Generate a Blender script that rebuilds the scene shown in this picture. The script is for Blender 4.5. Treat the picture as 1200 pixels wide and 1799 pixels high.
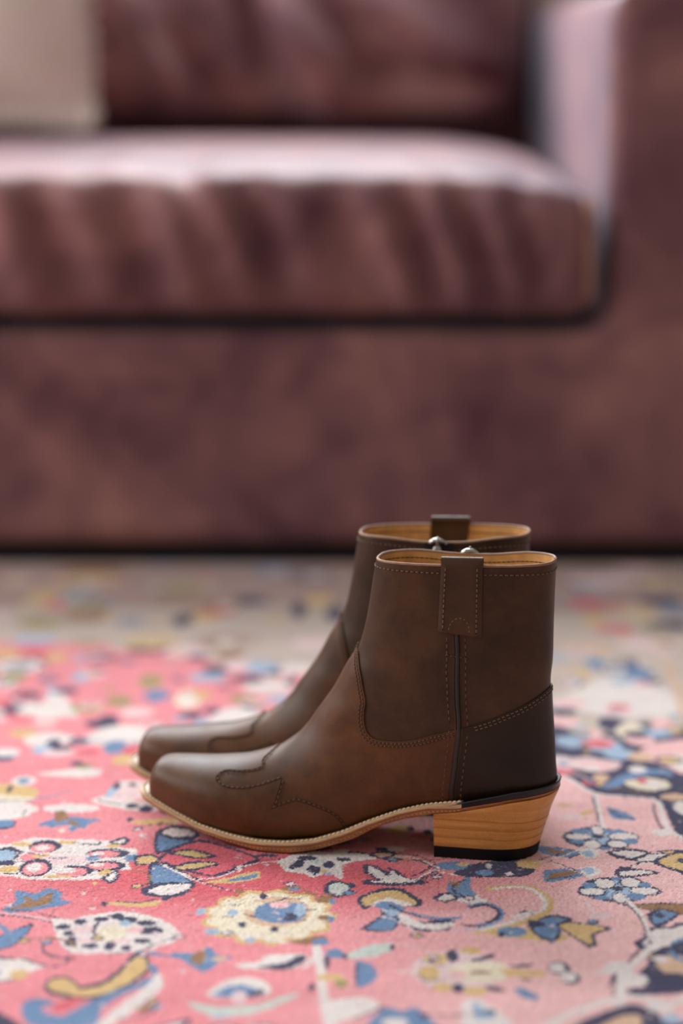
import bpy, bmesh, math, random
import numpy as np
from mathutils import Vector
from mathutils.geometry import delaunay_2d_cdt
for _o in list(bpy.data.objects): bpy.data.objects.remove(_o)
SC = bpy.context.scene; COL = SC.collection
random.seed(5); RNG = np.random.default_rng(5); PI = math.pi
# ---------------------------------------------------------------- camera
cam_d = bpy.data.cameras.new('camera'); cam = bpy.data.objects.new('camera', cam_d); COL.objects.link(cam)
cam.location = (0, -1.655, .557)
cam.rotation_euler = (PI / 2 - math.atan(819.5 / 4300.), 0, 0)
cam_d.sensor_fit = 'VERTICAL'; cam_d.sensor_height = 36; cam_d.sensor_width = 24; cam_d.lens = 4300. / 1799 * 36
cam_d.clip_start = .05; cam_d.clip_end = 50
cam_d.dof.use_dof = True; cam_d.dof.focus_distance = 1.672; cam_d.dof.aperture_fstop = 2.0; cam_d.dof.aperture_blades = 9
SC.camera = cam
# ---------------------------------------------------------------- light and exposure
SC.view_settings.view_transform = 'Standard'; SC.view_settings.look = 'None'
SC.view_settings.gamma = 1; SC.view_settings.use_curve_mapping = False
SC.view_settings.exposure = 0.0
world = bpy.data.worlds.new('daylight'); SC.world = world; world.use_nodes = True
_bg = world.node_tree.nodes['Background']; _bg.inputs[0].default_value = (.97, .98, 1, 1); _bg.inputs[1].default_value = .40
def area(name, loc, rot, sx, sy, power, col):
    d = bpy.data.lights.new(name, 'AREA'); d.shape = 'RECTANGLE'; d.size = sx; d.size_y = sy; d.energy = power; d.color = col
    o = bpy.data.objects.new(name, d); COL.objects.link(o); o.location = loc; o.rotation_euler = rot; return o
area('window_daylight', (-.95, 2.5, 1.8), (-PI / 2 + .50, 0, -.24), 2.6, 1.5, 160, (.95, .97, 1))
area('side_window_daylight', (-2.55, .30, 1.6), (0, -PI / 2 + .42, 0), 1.5, 1.9, 64, (.97, .98, 1))
# ---------------------------------------------------------------- helpers
def lin(r, g, b):
    f = lambda c: (c / 255) / 12.92 if c / 255 <= .04045 else ((c / 255 + .055) / 1.055) ** 2.4
    return (f(r), f(g), f(b), 1)
class NT:
    def __init__(s, name):
        s.m = bpy.data.materials.new(name); s.m.use_nodes = True; s.t = s.m.node_tree; s.b = s.t.nodes['Principled BSDF']
    def n(s, typ, **kw):
        x = s.t.nodes.new(typ)
        for k, v in kw.items(): setattr(x, k, v)
        return x
    def l(s, a, b): s.t.links.new(a, b)
    def coord(s, scale=(1, 1, 1), rot=(0, 0, 0)):
        c = s.n('ShaderNodeTexCoord'); mp = s.n('ShaderNodeMapping'); mp.inputs['Scale'].default_value = scale; mp.inputs['Rotation'].default_value = rot
        s.l(c.outputs['Object'], mp.inputs[0]); return mp.outputs[0]
    def noise(s, vec, scale, detail=3, rough=.5, dist=0):
        x = s.n('ShaderNodeTexNoise'); x.inputs['Scale'].default_value = scale; x.inputs['Detail'].default_value = detail
        x.inputs['Roughness'].default_value = rough; x.inputs['Distortion'].default_value = dist; s.l(vec, x.inputs['Vector']); return x.outputs[0]
    def ramp(s, fac, stops):
        r = s.n('ShaderNodeValToRGB'); e = r.color_ramp.elements
        while len(e) < len(stops): e.new(.5)
        for k, (p, c) in enumerate(stops): e[k].position = p; e[k].color = c
        s.l(fac, r.inputs[0]); return r.outputs[0]
    def mix(s, a, b, fac, mode='MIX'):
        x = s.n('ShaderNodeMix', data_type='RGBA', blend_type=mode)
        for v, i in ((fac, 0), (a, 6), (b, 7)):
            if hasattr(v, 'is_linked'): s.l(v, x.inputs[i])
            else: x.inputs[i].default_value = v
        return x.outputs[2]
    def bump(s, h, strength, dist=.001, prev=None):
        x = s.n('ShaderNodeBump'); x.inputs['Strength'].default_value = strength; x.inputs['Distance'].default_value = dist; s.l(h, x.inputs['Height'])
        if prev: s.l(prev, x.inputs['Normal'])
        s.l(x.outputs[0], s.b.inputs['Normal']); return x.outputs[0]
    def set(s, **kw):
        for k, v in kw.items(): s.b.inputs[k.replace('_', ' ')].default_value = v
        return s
def plain(name, col, rough=.5, metal=0, ns=200, var=.18, spec=.5, bump=.1):
    m = NT(name); v = m.coord(); f = m.noise(v, ns, 4)
    d = tuple(c * (1 - var) for c in col[:3]) + (1,); u = tuple(min(1, c * (1 + var)) for c in col[:3]) + (1,)
    m.l(m.ramp(f, [(.3, d), (.7, u)]), m.b.inputs['Base Color']); m.bump(f, bump, .0005)
    m.set(Roughness=rough, Metallic=metal, Specular_IOR_Level=spec); return m.m
def leather(name, dark, mid, light, rough=.45, spec=.31, sheen=.02):
    m = NT(name); v = m.coord()
    big = m.noise(v, 17, 4, .55, .6); mid_n = m.noise(v, 60, 4, .6); fine = m.noise(v, 900, 3, .6)
    c = m.ramp(big, [(.30, dark), (.50, mid), (.72, light)])
    c = m.mix(c, m.ramp(mid_n, [(.35, dark), (.65, light)]), .22)
    c = m.mix(c, m.ramp(fine, [(.3, (.6, .6, .6, 1)), (.7, (1.25, 1.25, 1.25, 1))]), .35, 'MULTIPLY')
    m.l(c, m.b.inputs['Base Color'])
    r = m.n('ShaderNodeMapRange'); r.inputs[3].default_value = rough - .08; r.inputs[4].default_value = rough + .12; m.l(mid_n, r.inputs[0]); m.l(r.outputs[0], m.b.inputs['Roughness'])
    b = m.bump(mid_n, .10, .001); m.bump(fine, .22, .0003, b)
    m.set(Specular_IOR_Level=spec, Sheen_Weight=sheen, Sheen_Roughness=.4); return m.m
M = {}
M['boot'] = leather('oiled_brown_leather', lin(40, 26, 14), lin(63, 41, 23), lin(86, 57, 33))
M['vamp'] = leather('rubbed_lit_brown_leather', lin(58, 33, 15), lin(86, 52, 25), lin(114, 71, 37))  # lighter than the shaft: rubbed leather, with some side light put into the colour
M['counter'] = leather('dark_brown_leather', lin(31, 22, 12), lin(43, 31, 18), lin(56, 41, 25))
M['lining'] = plain('tan_lining', lin(206, 158, 98), .6, ns=120)
M['rim'] = plain('leather_rim', lin(146, 108, 82), .6)
M['thread'] = plain('brown_thread', lin(112, 85, 63), .7, ns=900)
M['thread_dark'] = plain('dark_thread', lin(96, 68, 48), .7, ns=900)
M['hole'] = plain('needle_hole', lin(22, 16, 12), .9)
M['piping'] = plain('black_piping', lin(34, 33, 27), .45, ns=300)
M['rand'] = plain('black_rand', lin(22, 23, 24), .33, ns=300)
M['rubber'] = plain('black_rubber', lin(9, 10, 11), .6, ns=400, spec=.25)
M['cream'] = plain('cream_thread', lin(226, 202, 166), .7, ns=900)
M['metal'] = plain('nickel', lin(170, 166, 156), .3, 1, ns=300, var=.1)
M['tape'] = plain('zip_tape', lin(30, 24, 22), .8, ns=900)
def edge_leather(name, a, b, sx):
    m = NT(name); v = m.coord((60, 60, 900)); f = m.noise(v, sx, 5, .6, .2); g = m.noise(m.coord((300, 300, 300)), 3, 3)
    c = m.mix(m.ramp(f, [(.28, a), (.72, b)]), m.ramp(g, [(.3, (.7, .7, .7, 1)), (.7, (1.15, 1.15, 1.15, 1))]), .4, 'MULTIPLY')
    m.l(c, m.b.inputs['Base Color']); m.bump(f, .25, .0005); m.set(Roughness=.42); return m.m
M['sole'] = edge_leather('sole_edge', lin(136, 78, 40), lin(190, 122, 70), 1)
M['welt'] = edge_leather('pale_welt', lin(176, 136, 96), lin(218, 182, 138), 1)
M['stack'] = edge_leather('stacked_heel', lin(204, 136, 64), lin(224, 160, 86), .5)
def nubuck(name, dark, mid, light):
    m = NT(name); v = m.coord()
    big = m.noise(v, 3.2, 4, .55, .9); med = m.noise(v, 11, 4, .6, .5); fine = m.noise(v, 350, 3, .6)
    c = m.mix(m.ramp(big, [(.36, dark), (.5, mid), (.62, light)]), m.ramp(med, [(.36, dark), (.64, light)]), .40)
    m.l(c, m.b.inputs['Base Color']); m.bump(fine, .25, .0008, m.bump(med, .12, .01))
    m.set(Roughness=.52, Specular_IOR_Level=.17, Sheen_Weight=.26, Sheen_Roughness=.4); m.b.inputs['Sheen Tint'].default_value = (.74, .80, 1, 1)
    return m.m
M['sofa'] = nubuck('plum_nubuck', lin(86, 54, 62), lin(124, 85, 89), lin(160, 115, 109))
def weave():
    m = NT('oatmeal_weave'); v = m.coord()
    w = m.n('ShaderNodeTexWave', wave_type='BANDS', bands_direction='DIAGONAL'); w.inputs['Scale'].default_value = 45; w.inputs['Distortion'].default_value = 2; m.l(v, w.inputs[0])
    f = m.noise(v, 60, 4, .6); m.l(m.mix(m.ramp(f, [(.3, lin(222, 204, 192)), (.7, lin(242, 226, 216))]), lin(196, 172, 158), m.ramp(w.outputs[0], [(.2, (.45, .45, .45, 1)), (.7, (0, 0, 0, 1))])), m.b.inputs['Base Color'])
    m.bump(w.outputs[0], .5, .004); m.set(Roughness=.9, Specular_IOR_Level=.1); return m.m
M['weave'] = weave()
def rugmat():
    m = NT('wool_pile'); a = m.n('ShaderNodeAttribute'); a.attribute_name = 'wool'; v = m.coord()
    f = m.noise(v, 700, 3, .7); g = m.noise(m.coord((1, 3, 1)), 9, 4, .6); h = m.noise(v, 160, 3, .6)
    c = m.mix(a.outputs[0], m.ramp(f, [(.3, (.66, .66, .66, 1)), (.7, (1.22, 1.22, 1.22, 1))]), .75, 'MULTIPLY')
    c = m.mix(c, m.ramp(g, [(.3, (.88, .86, .86, 1)), (.7, (1.08, 1.1, 1.1, 1))]), .8, 'MULTIPLY')
    c = m.mix(c, lin(236, 214, 210), m.ramp(h, [(.60, (0, 0, 0, 1)), (.74, (.35, .35, .35, 1))]))
    m.l(c, m.b.inputs['Base Color']); m.bump(f, .45, .001); m.set(Roughness=.9, Specular_IOR_Level=.12, Sheen_Weight=.15); return m.m
M['rug'] = rugmat()
def planks_mat():
    m = NT('oak_board'); f = m.noise(m.coord((1.2, 14, 1)), 4, 5, .6, .5); m.l(m.ramp(f, [(.3, lin(112, 82, 58)), (.7, lin(158, 122, 90))]), m.b.inputs['Base Color']); m.set(Roughness=.45); return m.m
M['wear'] = plain('rubbed_edge_leather', lin(172, 128, 112), .6, ns=60)
M['oak'] = planks_mat()
M['plaster'] = plain('wall_plaster', lin(168, 160, 152), .8, ns=40, var=.03)
M['paint'] = plain('white_paint', lin(232, 230, 226), .5, ns=30, var=.03)

def mesh_obj(name, V, Fc, mat, parent=None, smooth=True, angle=None, scale=1.0, merge=0):
    me = bpy.data.meshes.new(name)
    V = np.asarray(V, float) * scale
    me.from_pydata(V.tolist(), [], [list(map(int, f)) for f in Fc]); 
    if merge or angle:
        bm = bmesh.new(); bm.from_mesh(me)
        if merge: bmesh.ops.remove_doubles(bm, verts=bm.verts, dist=merge)
        bmesh.ops.dissolve_degenerate(bm, dist=1e-7, edges=bm.edges)
        bmesh.ops.recalc_face_normals(bm, faces=bm.faces)
        if angle:
            for e in bm.edges:
                if len(e.link_faces) == 2 and e.calc_face_angle(0) > angle: e.smooth = False
        bm.to_mesh(me); bm.free()
    if smooth: me.polygons.foreach_set('use_smooth', [True] * len(me.polygons))
    me.materials.append(mat); me.update()
    o = bpy.data.objects.new(name, me); COL.objects.link(o)
    if parent: o.parent = parent
    return o
def empty(name, loc, rz, label, cat, group=None):
    o = bpy.data.objects.new(name, None); COL.objects.link(o); o.location = loc; o.rotation_euler = (0, 0, rz); o.empty_display_size = .05
    o['label'] = label; o['category'] = cat
    if group: o['group'] = group
    return o
def structure(o): o['kind'] = 'structure'; return o
def box_geo(x0, x1, y0, y1, z0, z1):
    return ([(x, y, z) for x in (x0, x1) for y in (y0, y1) for z in (z0, z1)],
            [(0, 1, 3, 2), (4, 6, 7, 5), (0, 4, 5, 1), (2, 3, 7, 6), (0, 2, 6, 4), (1, 5, 7, 3)])
def box(name, dims, mat, parent=None): return mesh_obj(name, *box_geo(*dims), mat, parent, smooth=False)
def soft_box(name, dims, r, mat, parent, step, fn=None):
    """box with rounded edges on a fine grid; fn(P, N) may push the skin about"""
    x0, x1, y0, y1, z0, z1 = dims
    def axis(a, b):
        k = max(2, int(round((b - a - 2 * r) / step))); e = [0, .08, .2, .35, .5, .68, .85]
        return np.concatenate([[a + r * t for t in e], np.linspace(a + r, b - r, k + 1), [b - r * t for t in e[::-1]]])
    X, Y, Z = axis(x0, x1), axis(y0, y1), axis(z0, z1); V = []; Fc = []
    def face(A, B, mk, flip):
        base = len(V); na, nb = len(A), len(B)
        for a in A:
            for b in B: V.append(mk(a, b))
        for i in range(na - 1):
            for j in range(nb - 1):
                q = [base + i * nb + j, base + (i + 1) * nb + j, base + (i + 1) * nb + j + 1, base + i * nb + j + 1]
                Fc.append(q[::-1] if flip else q)
    face(X, Y, lambda a, b: (a, b, z1), 0); face(X, Y, lambda a, b: (a, b, z0), 1)
    face(X, Z, lambda a, b: (a, y0, b), 0); face(X, Z, lambda a, b: (a, y1, b), 1)
    face(Y, Z, lambda a, b: (x1, a, b), 0); face(Y, Z, lambda a, b: (x0, a, b), 1)
    P = np.array(V); lo = np.array([x0 + r, y0 + r, z0 + r]); hi = np.array([x1 - r, y1 - r, z1 - r])
    I = np.clip(P, lo, hi); D = P - I; N = D / np.maximum(np.linalg.norm(D, axis=1, keepdims=True), 1e-9); P = I + N * r
    if fn is not None: P = fn(P, N)
    return mesh_obj(name, P, Fc, mat, parent, merge=1e-5)
def sweep_tube(P, rad, seg=8, squash=None, closed=False, capped=True):
    P = np.asarray(P, float); n = len(P); T = np.gradient(P, axis=0)
    if closed: T = np.roll(P, -1, 0) - np.roll(P, 1, 0)
    T /= np.maximum(np.linalg.norm(T, axis=1, keepdims=True), 1e-9)
    up = np.array([0, 0, 1.0]) if abs(T[0, 2]) < .8 else np.array([0, 1.0, 0]); V = []; Fc = []
    r = np.broadcast_to(rad, (n,))
    for i in range(n):
        a = np.cross(T[i], up); a /= max(np.linalg.norm(a), 1e-9); b = np.cross(a, T[i]); up = b
        for k in range(seg):
            t = 2 * PI * k / seg; V.append(P[i] + r[i] * (a * math.cos(t) + b * math.sin(t) * (squash or 1)))
    m = n if closed else n - 1
    for i in range(m):
        for k in range(seg):
            j = (i + 1) % n; Fc.append((i * seg + k, i * seg + (k + 1) % seg, j * seg + (k + 1) % seg, j * seg + k))
    if capped and not closed: Fc.append(tuple(range(seg))[::-1]); Fc.append(tuple((n - 1) * seg + k for k in range(seg)))
    return V, Fc
def join(parts):
    V = []; Fc = []
    for v, f in parts:
        b = len(V); V.extend(list(v)); Fc.extend([tuple(int(i) + b for i in q) for q in f])
    return V, Fc
# ---------------------------------------------------------------- the last: a ring-swept surface (mm, u heel->toe, v outward, z up)
RINGS = [  # Fu, Fz, Bu, Bz, Wout, Win, shift, n_top, n_bottom
 (127.9,207.3,3.1,210,28,28,0,2.9,2.9),
 (130.2,194,3.8,192,28.5,28.5,0,2.8,2.8),
 (133.3,174.5,4.2,166,30,30,0,2.4,2.4),
 (136.6,157.5,4.4,141,31,31,0,2.3,2.4),
 (141.4,141.8,5.7,124.5,31.5,31.5,0,2.2,2.4),
 (148.9,129.1,4.7,103.5,32,32,0,2.1,2.4),
 (158,112,3,82,32.5,32.5,0,2,2.4),
 (165,101.5,2.1,66.5,32.5,32.5,0,2,2.4),
 (170.5,93.8,2.2,52,32,32,0,2,2.6),
 (176.6,84.7,14,46,31.3,31.3,0,2,3),
 (183,77.2,36,43,31,31,0,2,3.4),
 (190,71.3,62,38,30.8,30.5,0,2,3.6),
 (199.6,64.8,92,34,31.5,29.5,0,2,3.6),
 (212.2,59.5,122,23.5,33.5,28.5,-0.3,2,3.6),
 (226,55.7,150,11.5,37,30.5,-0.8,2,3.6),
 (240,53.7,181,5.5,40,32.7,-1.2,2,3.6),
 (252,52.4,212,5,39.5,33.5,-1.8,1.95,3.6),
 (264,51.6,238,7.5,35,32.5,-2.5,1.95,3.6),
 (274,51,259,12.5,29.5,29.5,-3,2,3.8),
 (281.6,50.5,272.4,17,24.5,25.5,-3.3,2.1,4),
 (287.2,48.8,281.8,20.5,20.5,21.5,-3.5,2.2,4),
 (290.7,43.8,288,23,17,18,-3.5,2.3,4),
 (292.3,35.7,291.4,25,11.5,12,-3.5,2.6,3),
 (292.7,30.5,292.7,29.5,0.6,0.6,-3.5,2,2),
]
_RK = np.array(RINGS, float)
def _cr(tab, x):
    n = len(tab) - 1
    x = np.clip(x, 0, n - 1e-9); i = x.astype(int); f = (x - i)[:, None]
    p1, p2 = tab[i], tab[i + 1]
    p0 = tab[np.maximum(i - 1, 0)]; p3 = tab[np.minimum(i + 2, n)]
    p0 = np.where((i == 0)[:, None], 2 * p1 - p2, p0); p3 = np.where((i == n - 1)[:, None], 2 * p2 - p1, p3)
    return .5 * (2 * p1 + (p2 - p0) * f + (2 * p0 - 5 * p1 + 4 * p2 - p3) * f * f + (3 * p1 - p0 - 3 * p2 + p3) * f ** 3)
def upper(s, th):
    """s 0 collar .. 1 toe, th 0 front/top .. +-pi back/sole (+ is the outer side) -> (n,3) u,v,z in mm"""
    s = np.atleast_1d(np.asarray(s, float)); th = np.atleast_1d(np.asarray(th, float))
    k = _cr(_RK, s * (len(_RK) - 1))
    Fu, Fz, Bu, Bz, Wo, Wi, c, nt, nb = k.T
    ph = np.abs(th); co = np.cos(ph); si = np.abs(np.sin(ph))
    n = np.where(co > 0, nt, nb); n = np.maximum(n, 1.2)
    t = .5 - .5 * np.sign(co) * np.abs(co) ** (2 / n)
    w = si ** (2 / n) * np.where(th > 0, Wo, Wi)
    dip = 3.0 * np.exp(-((th + 1.6) / .36) ** 2) * np.exp(-(s / .045) ** 2)          # the rim dips where the zip opens
    return np.stack([Fu + (Bu - Fu) * t, c + np.sign(th) * w, Fz + (Bz - Fz) * t - dip], 1)
def upper_n(s, th):
    s = np.clip(np.atleast_1d(np.asarray(s, float)), .002, .985); th = np.atleast_1d(np.asarray(th, float))
    a = upper(s + .004, th) - upper(s - .004, th)
    b = upper(s, th + .03) - upper(s, th - .03)
    m = np.cross(a, b); l = np.linalg.norm(m, axis=1, keepdims=True)
    m = m / np.maximum(l, 1e-9)
    return m
def on_upper(s, th, off):
    return upper(s, th) + upper_n(s, th) * np.reshape(off, (-1, 1))
# ================================================================ the room
RUGZ = -.008
def build_room():
    n = 0; fl = None
    fl = structure(box('floor', (-2.6, 2.5, -2.4, 2.6, -.05, RUGZ - .012), M['oak']))
    protos = {}
    y = -2.4; row = 0
    while y < 2.53:                                         # oak boards, each its own board
        x = -2.6 - random.random() * 1.2
        while x < 2.5:
            L = random.choice((1.2, 1.6, 2.0)); a, b = max(x, -2.6), min(x + L, 2.5)
            if b - a > .05:
                key = round(b - a, 2)
                if key in protos:
                    o = protos[key].copy(); COL.objects.link(o); o.parent = fl
                else:
                    o = mesh_obj('floor_board', *box_geo(.0008, key - .0008, .0008, .1392, -.011, 0), M['oak'], fl, smooth=False); protos[key] = o
                o.location = (a, y, RUGZ)
            x += L
        y += .14; row += 1
    structure(box('wall_right', (2.5, 2.6, -2.4, 2.7, -.05, 2.7), M['plaster']))
    ya, yb, za, zb = -.70, 1.30, .85, 2.4
    V, Fc = join([box_geo(-2.7, -2.6, -2.4, ya, -.05, 2.7), box_geo(-2.7, -2.6, yb, 2.6, -.05, 2.7), box_geo(-2.7, -2.6, ya, yb, -.05, za), box_geo(-2.7, -2.6, ya, yb, zb, 2.7)])
    structure(mesh_obj('wall_left', V, Fc, M['plaster'], smooth=False))
    w = structure(bpy.data.objects.new('window_2', None)); COL.objects.link(w); w.location = (-2.65, .30, za)
    fr = [box_geo(-.04, .04, -1, -.93, 0, 1.55), box_geo(-.04, .04, .93, 1, 0, 1.55), box_geo(-.04, .04, -.93, .93, 0, .07), box_geo(-.04, .04, -.93, .93, 1.48, 1.55), box_geo(-.03, .03, -.03, .03, .07, 1.48)]
    mesh_obj('window_frame', *join(fr), M['paint'], w, smooth=False)
    box('window_sill', (-.02, .16, -1.05, 1.05, -.03, 0), M['paint'], w)
    structure(box('wall_front', (-2.7, 2.5, -2.5, -2.4, -.05, 2.7), M['plaster']))
    structure(box('baseboard_right', (2.48, 2.5, -2.4, 2.58, RUGZ, .11), M['paint']))
    structure(box('baseboard_back', (-2.6, 2.48, 2.58, 2.6, RUGZ, .11), M['paint']))
    # back wall with the wide window the daylight comes through, over and left of the sofa
    x0, x1, z0, z1 = -2.3, .4, 1.02, 2.56
    V, Fc = join([box_geo(-2.7, x0, 2.6, 2.7, -.05, 2.7), box_geo(x1, 2.5, 2.6, 2.7, -.05, 2.7), box_geo(x0, x1, 2.6, 2.7, -.05, z0), box_geo(x0, x1, 2.6, 2.7, z1, 2.7)])
    structure(mesh_obj('wall_back', V, Fc, M['plaster'], smooth=False))
    w = structure(bpy.data.objects.new('window_1', None)); COL.objects.link(w); w.location = (-.95, 2.65, z0)
    fr = [box_geo(-1.35, -1.28, -.04, .04, 0, 1.54), box_geo(1.28, 1.35, -.04, .04, 0, 1.54), box_geo(-1.28, 1.28, -.04, .04, 0, .07), box_geo(-1.28, 1.28, -.04, .04, 1.47, 1.54), box_geo(-.03, .03, -.03, .03, .07, 1.47)]
    mesh_obj('window_frame', *join(fr), M['paint'], w, smooth=False)
    box('window_sill', (-1.4, 1.4, -.16, .02, -.03, 0), M['paint'], w)
build_room()
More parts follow.
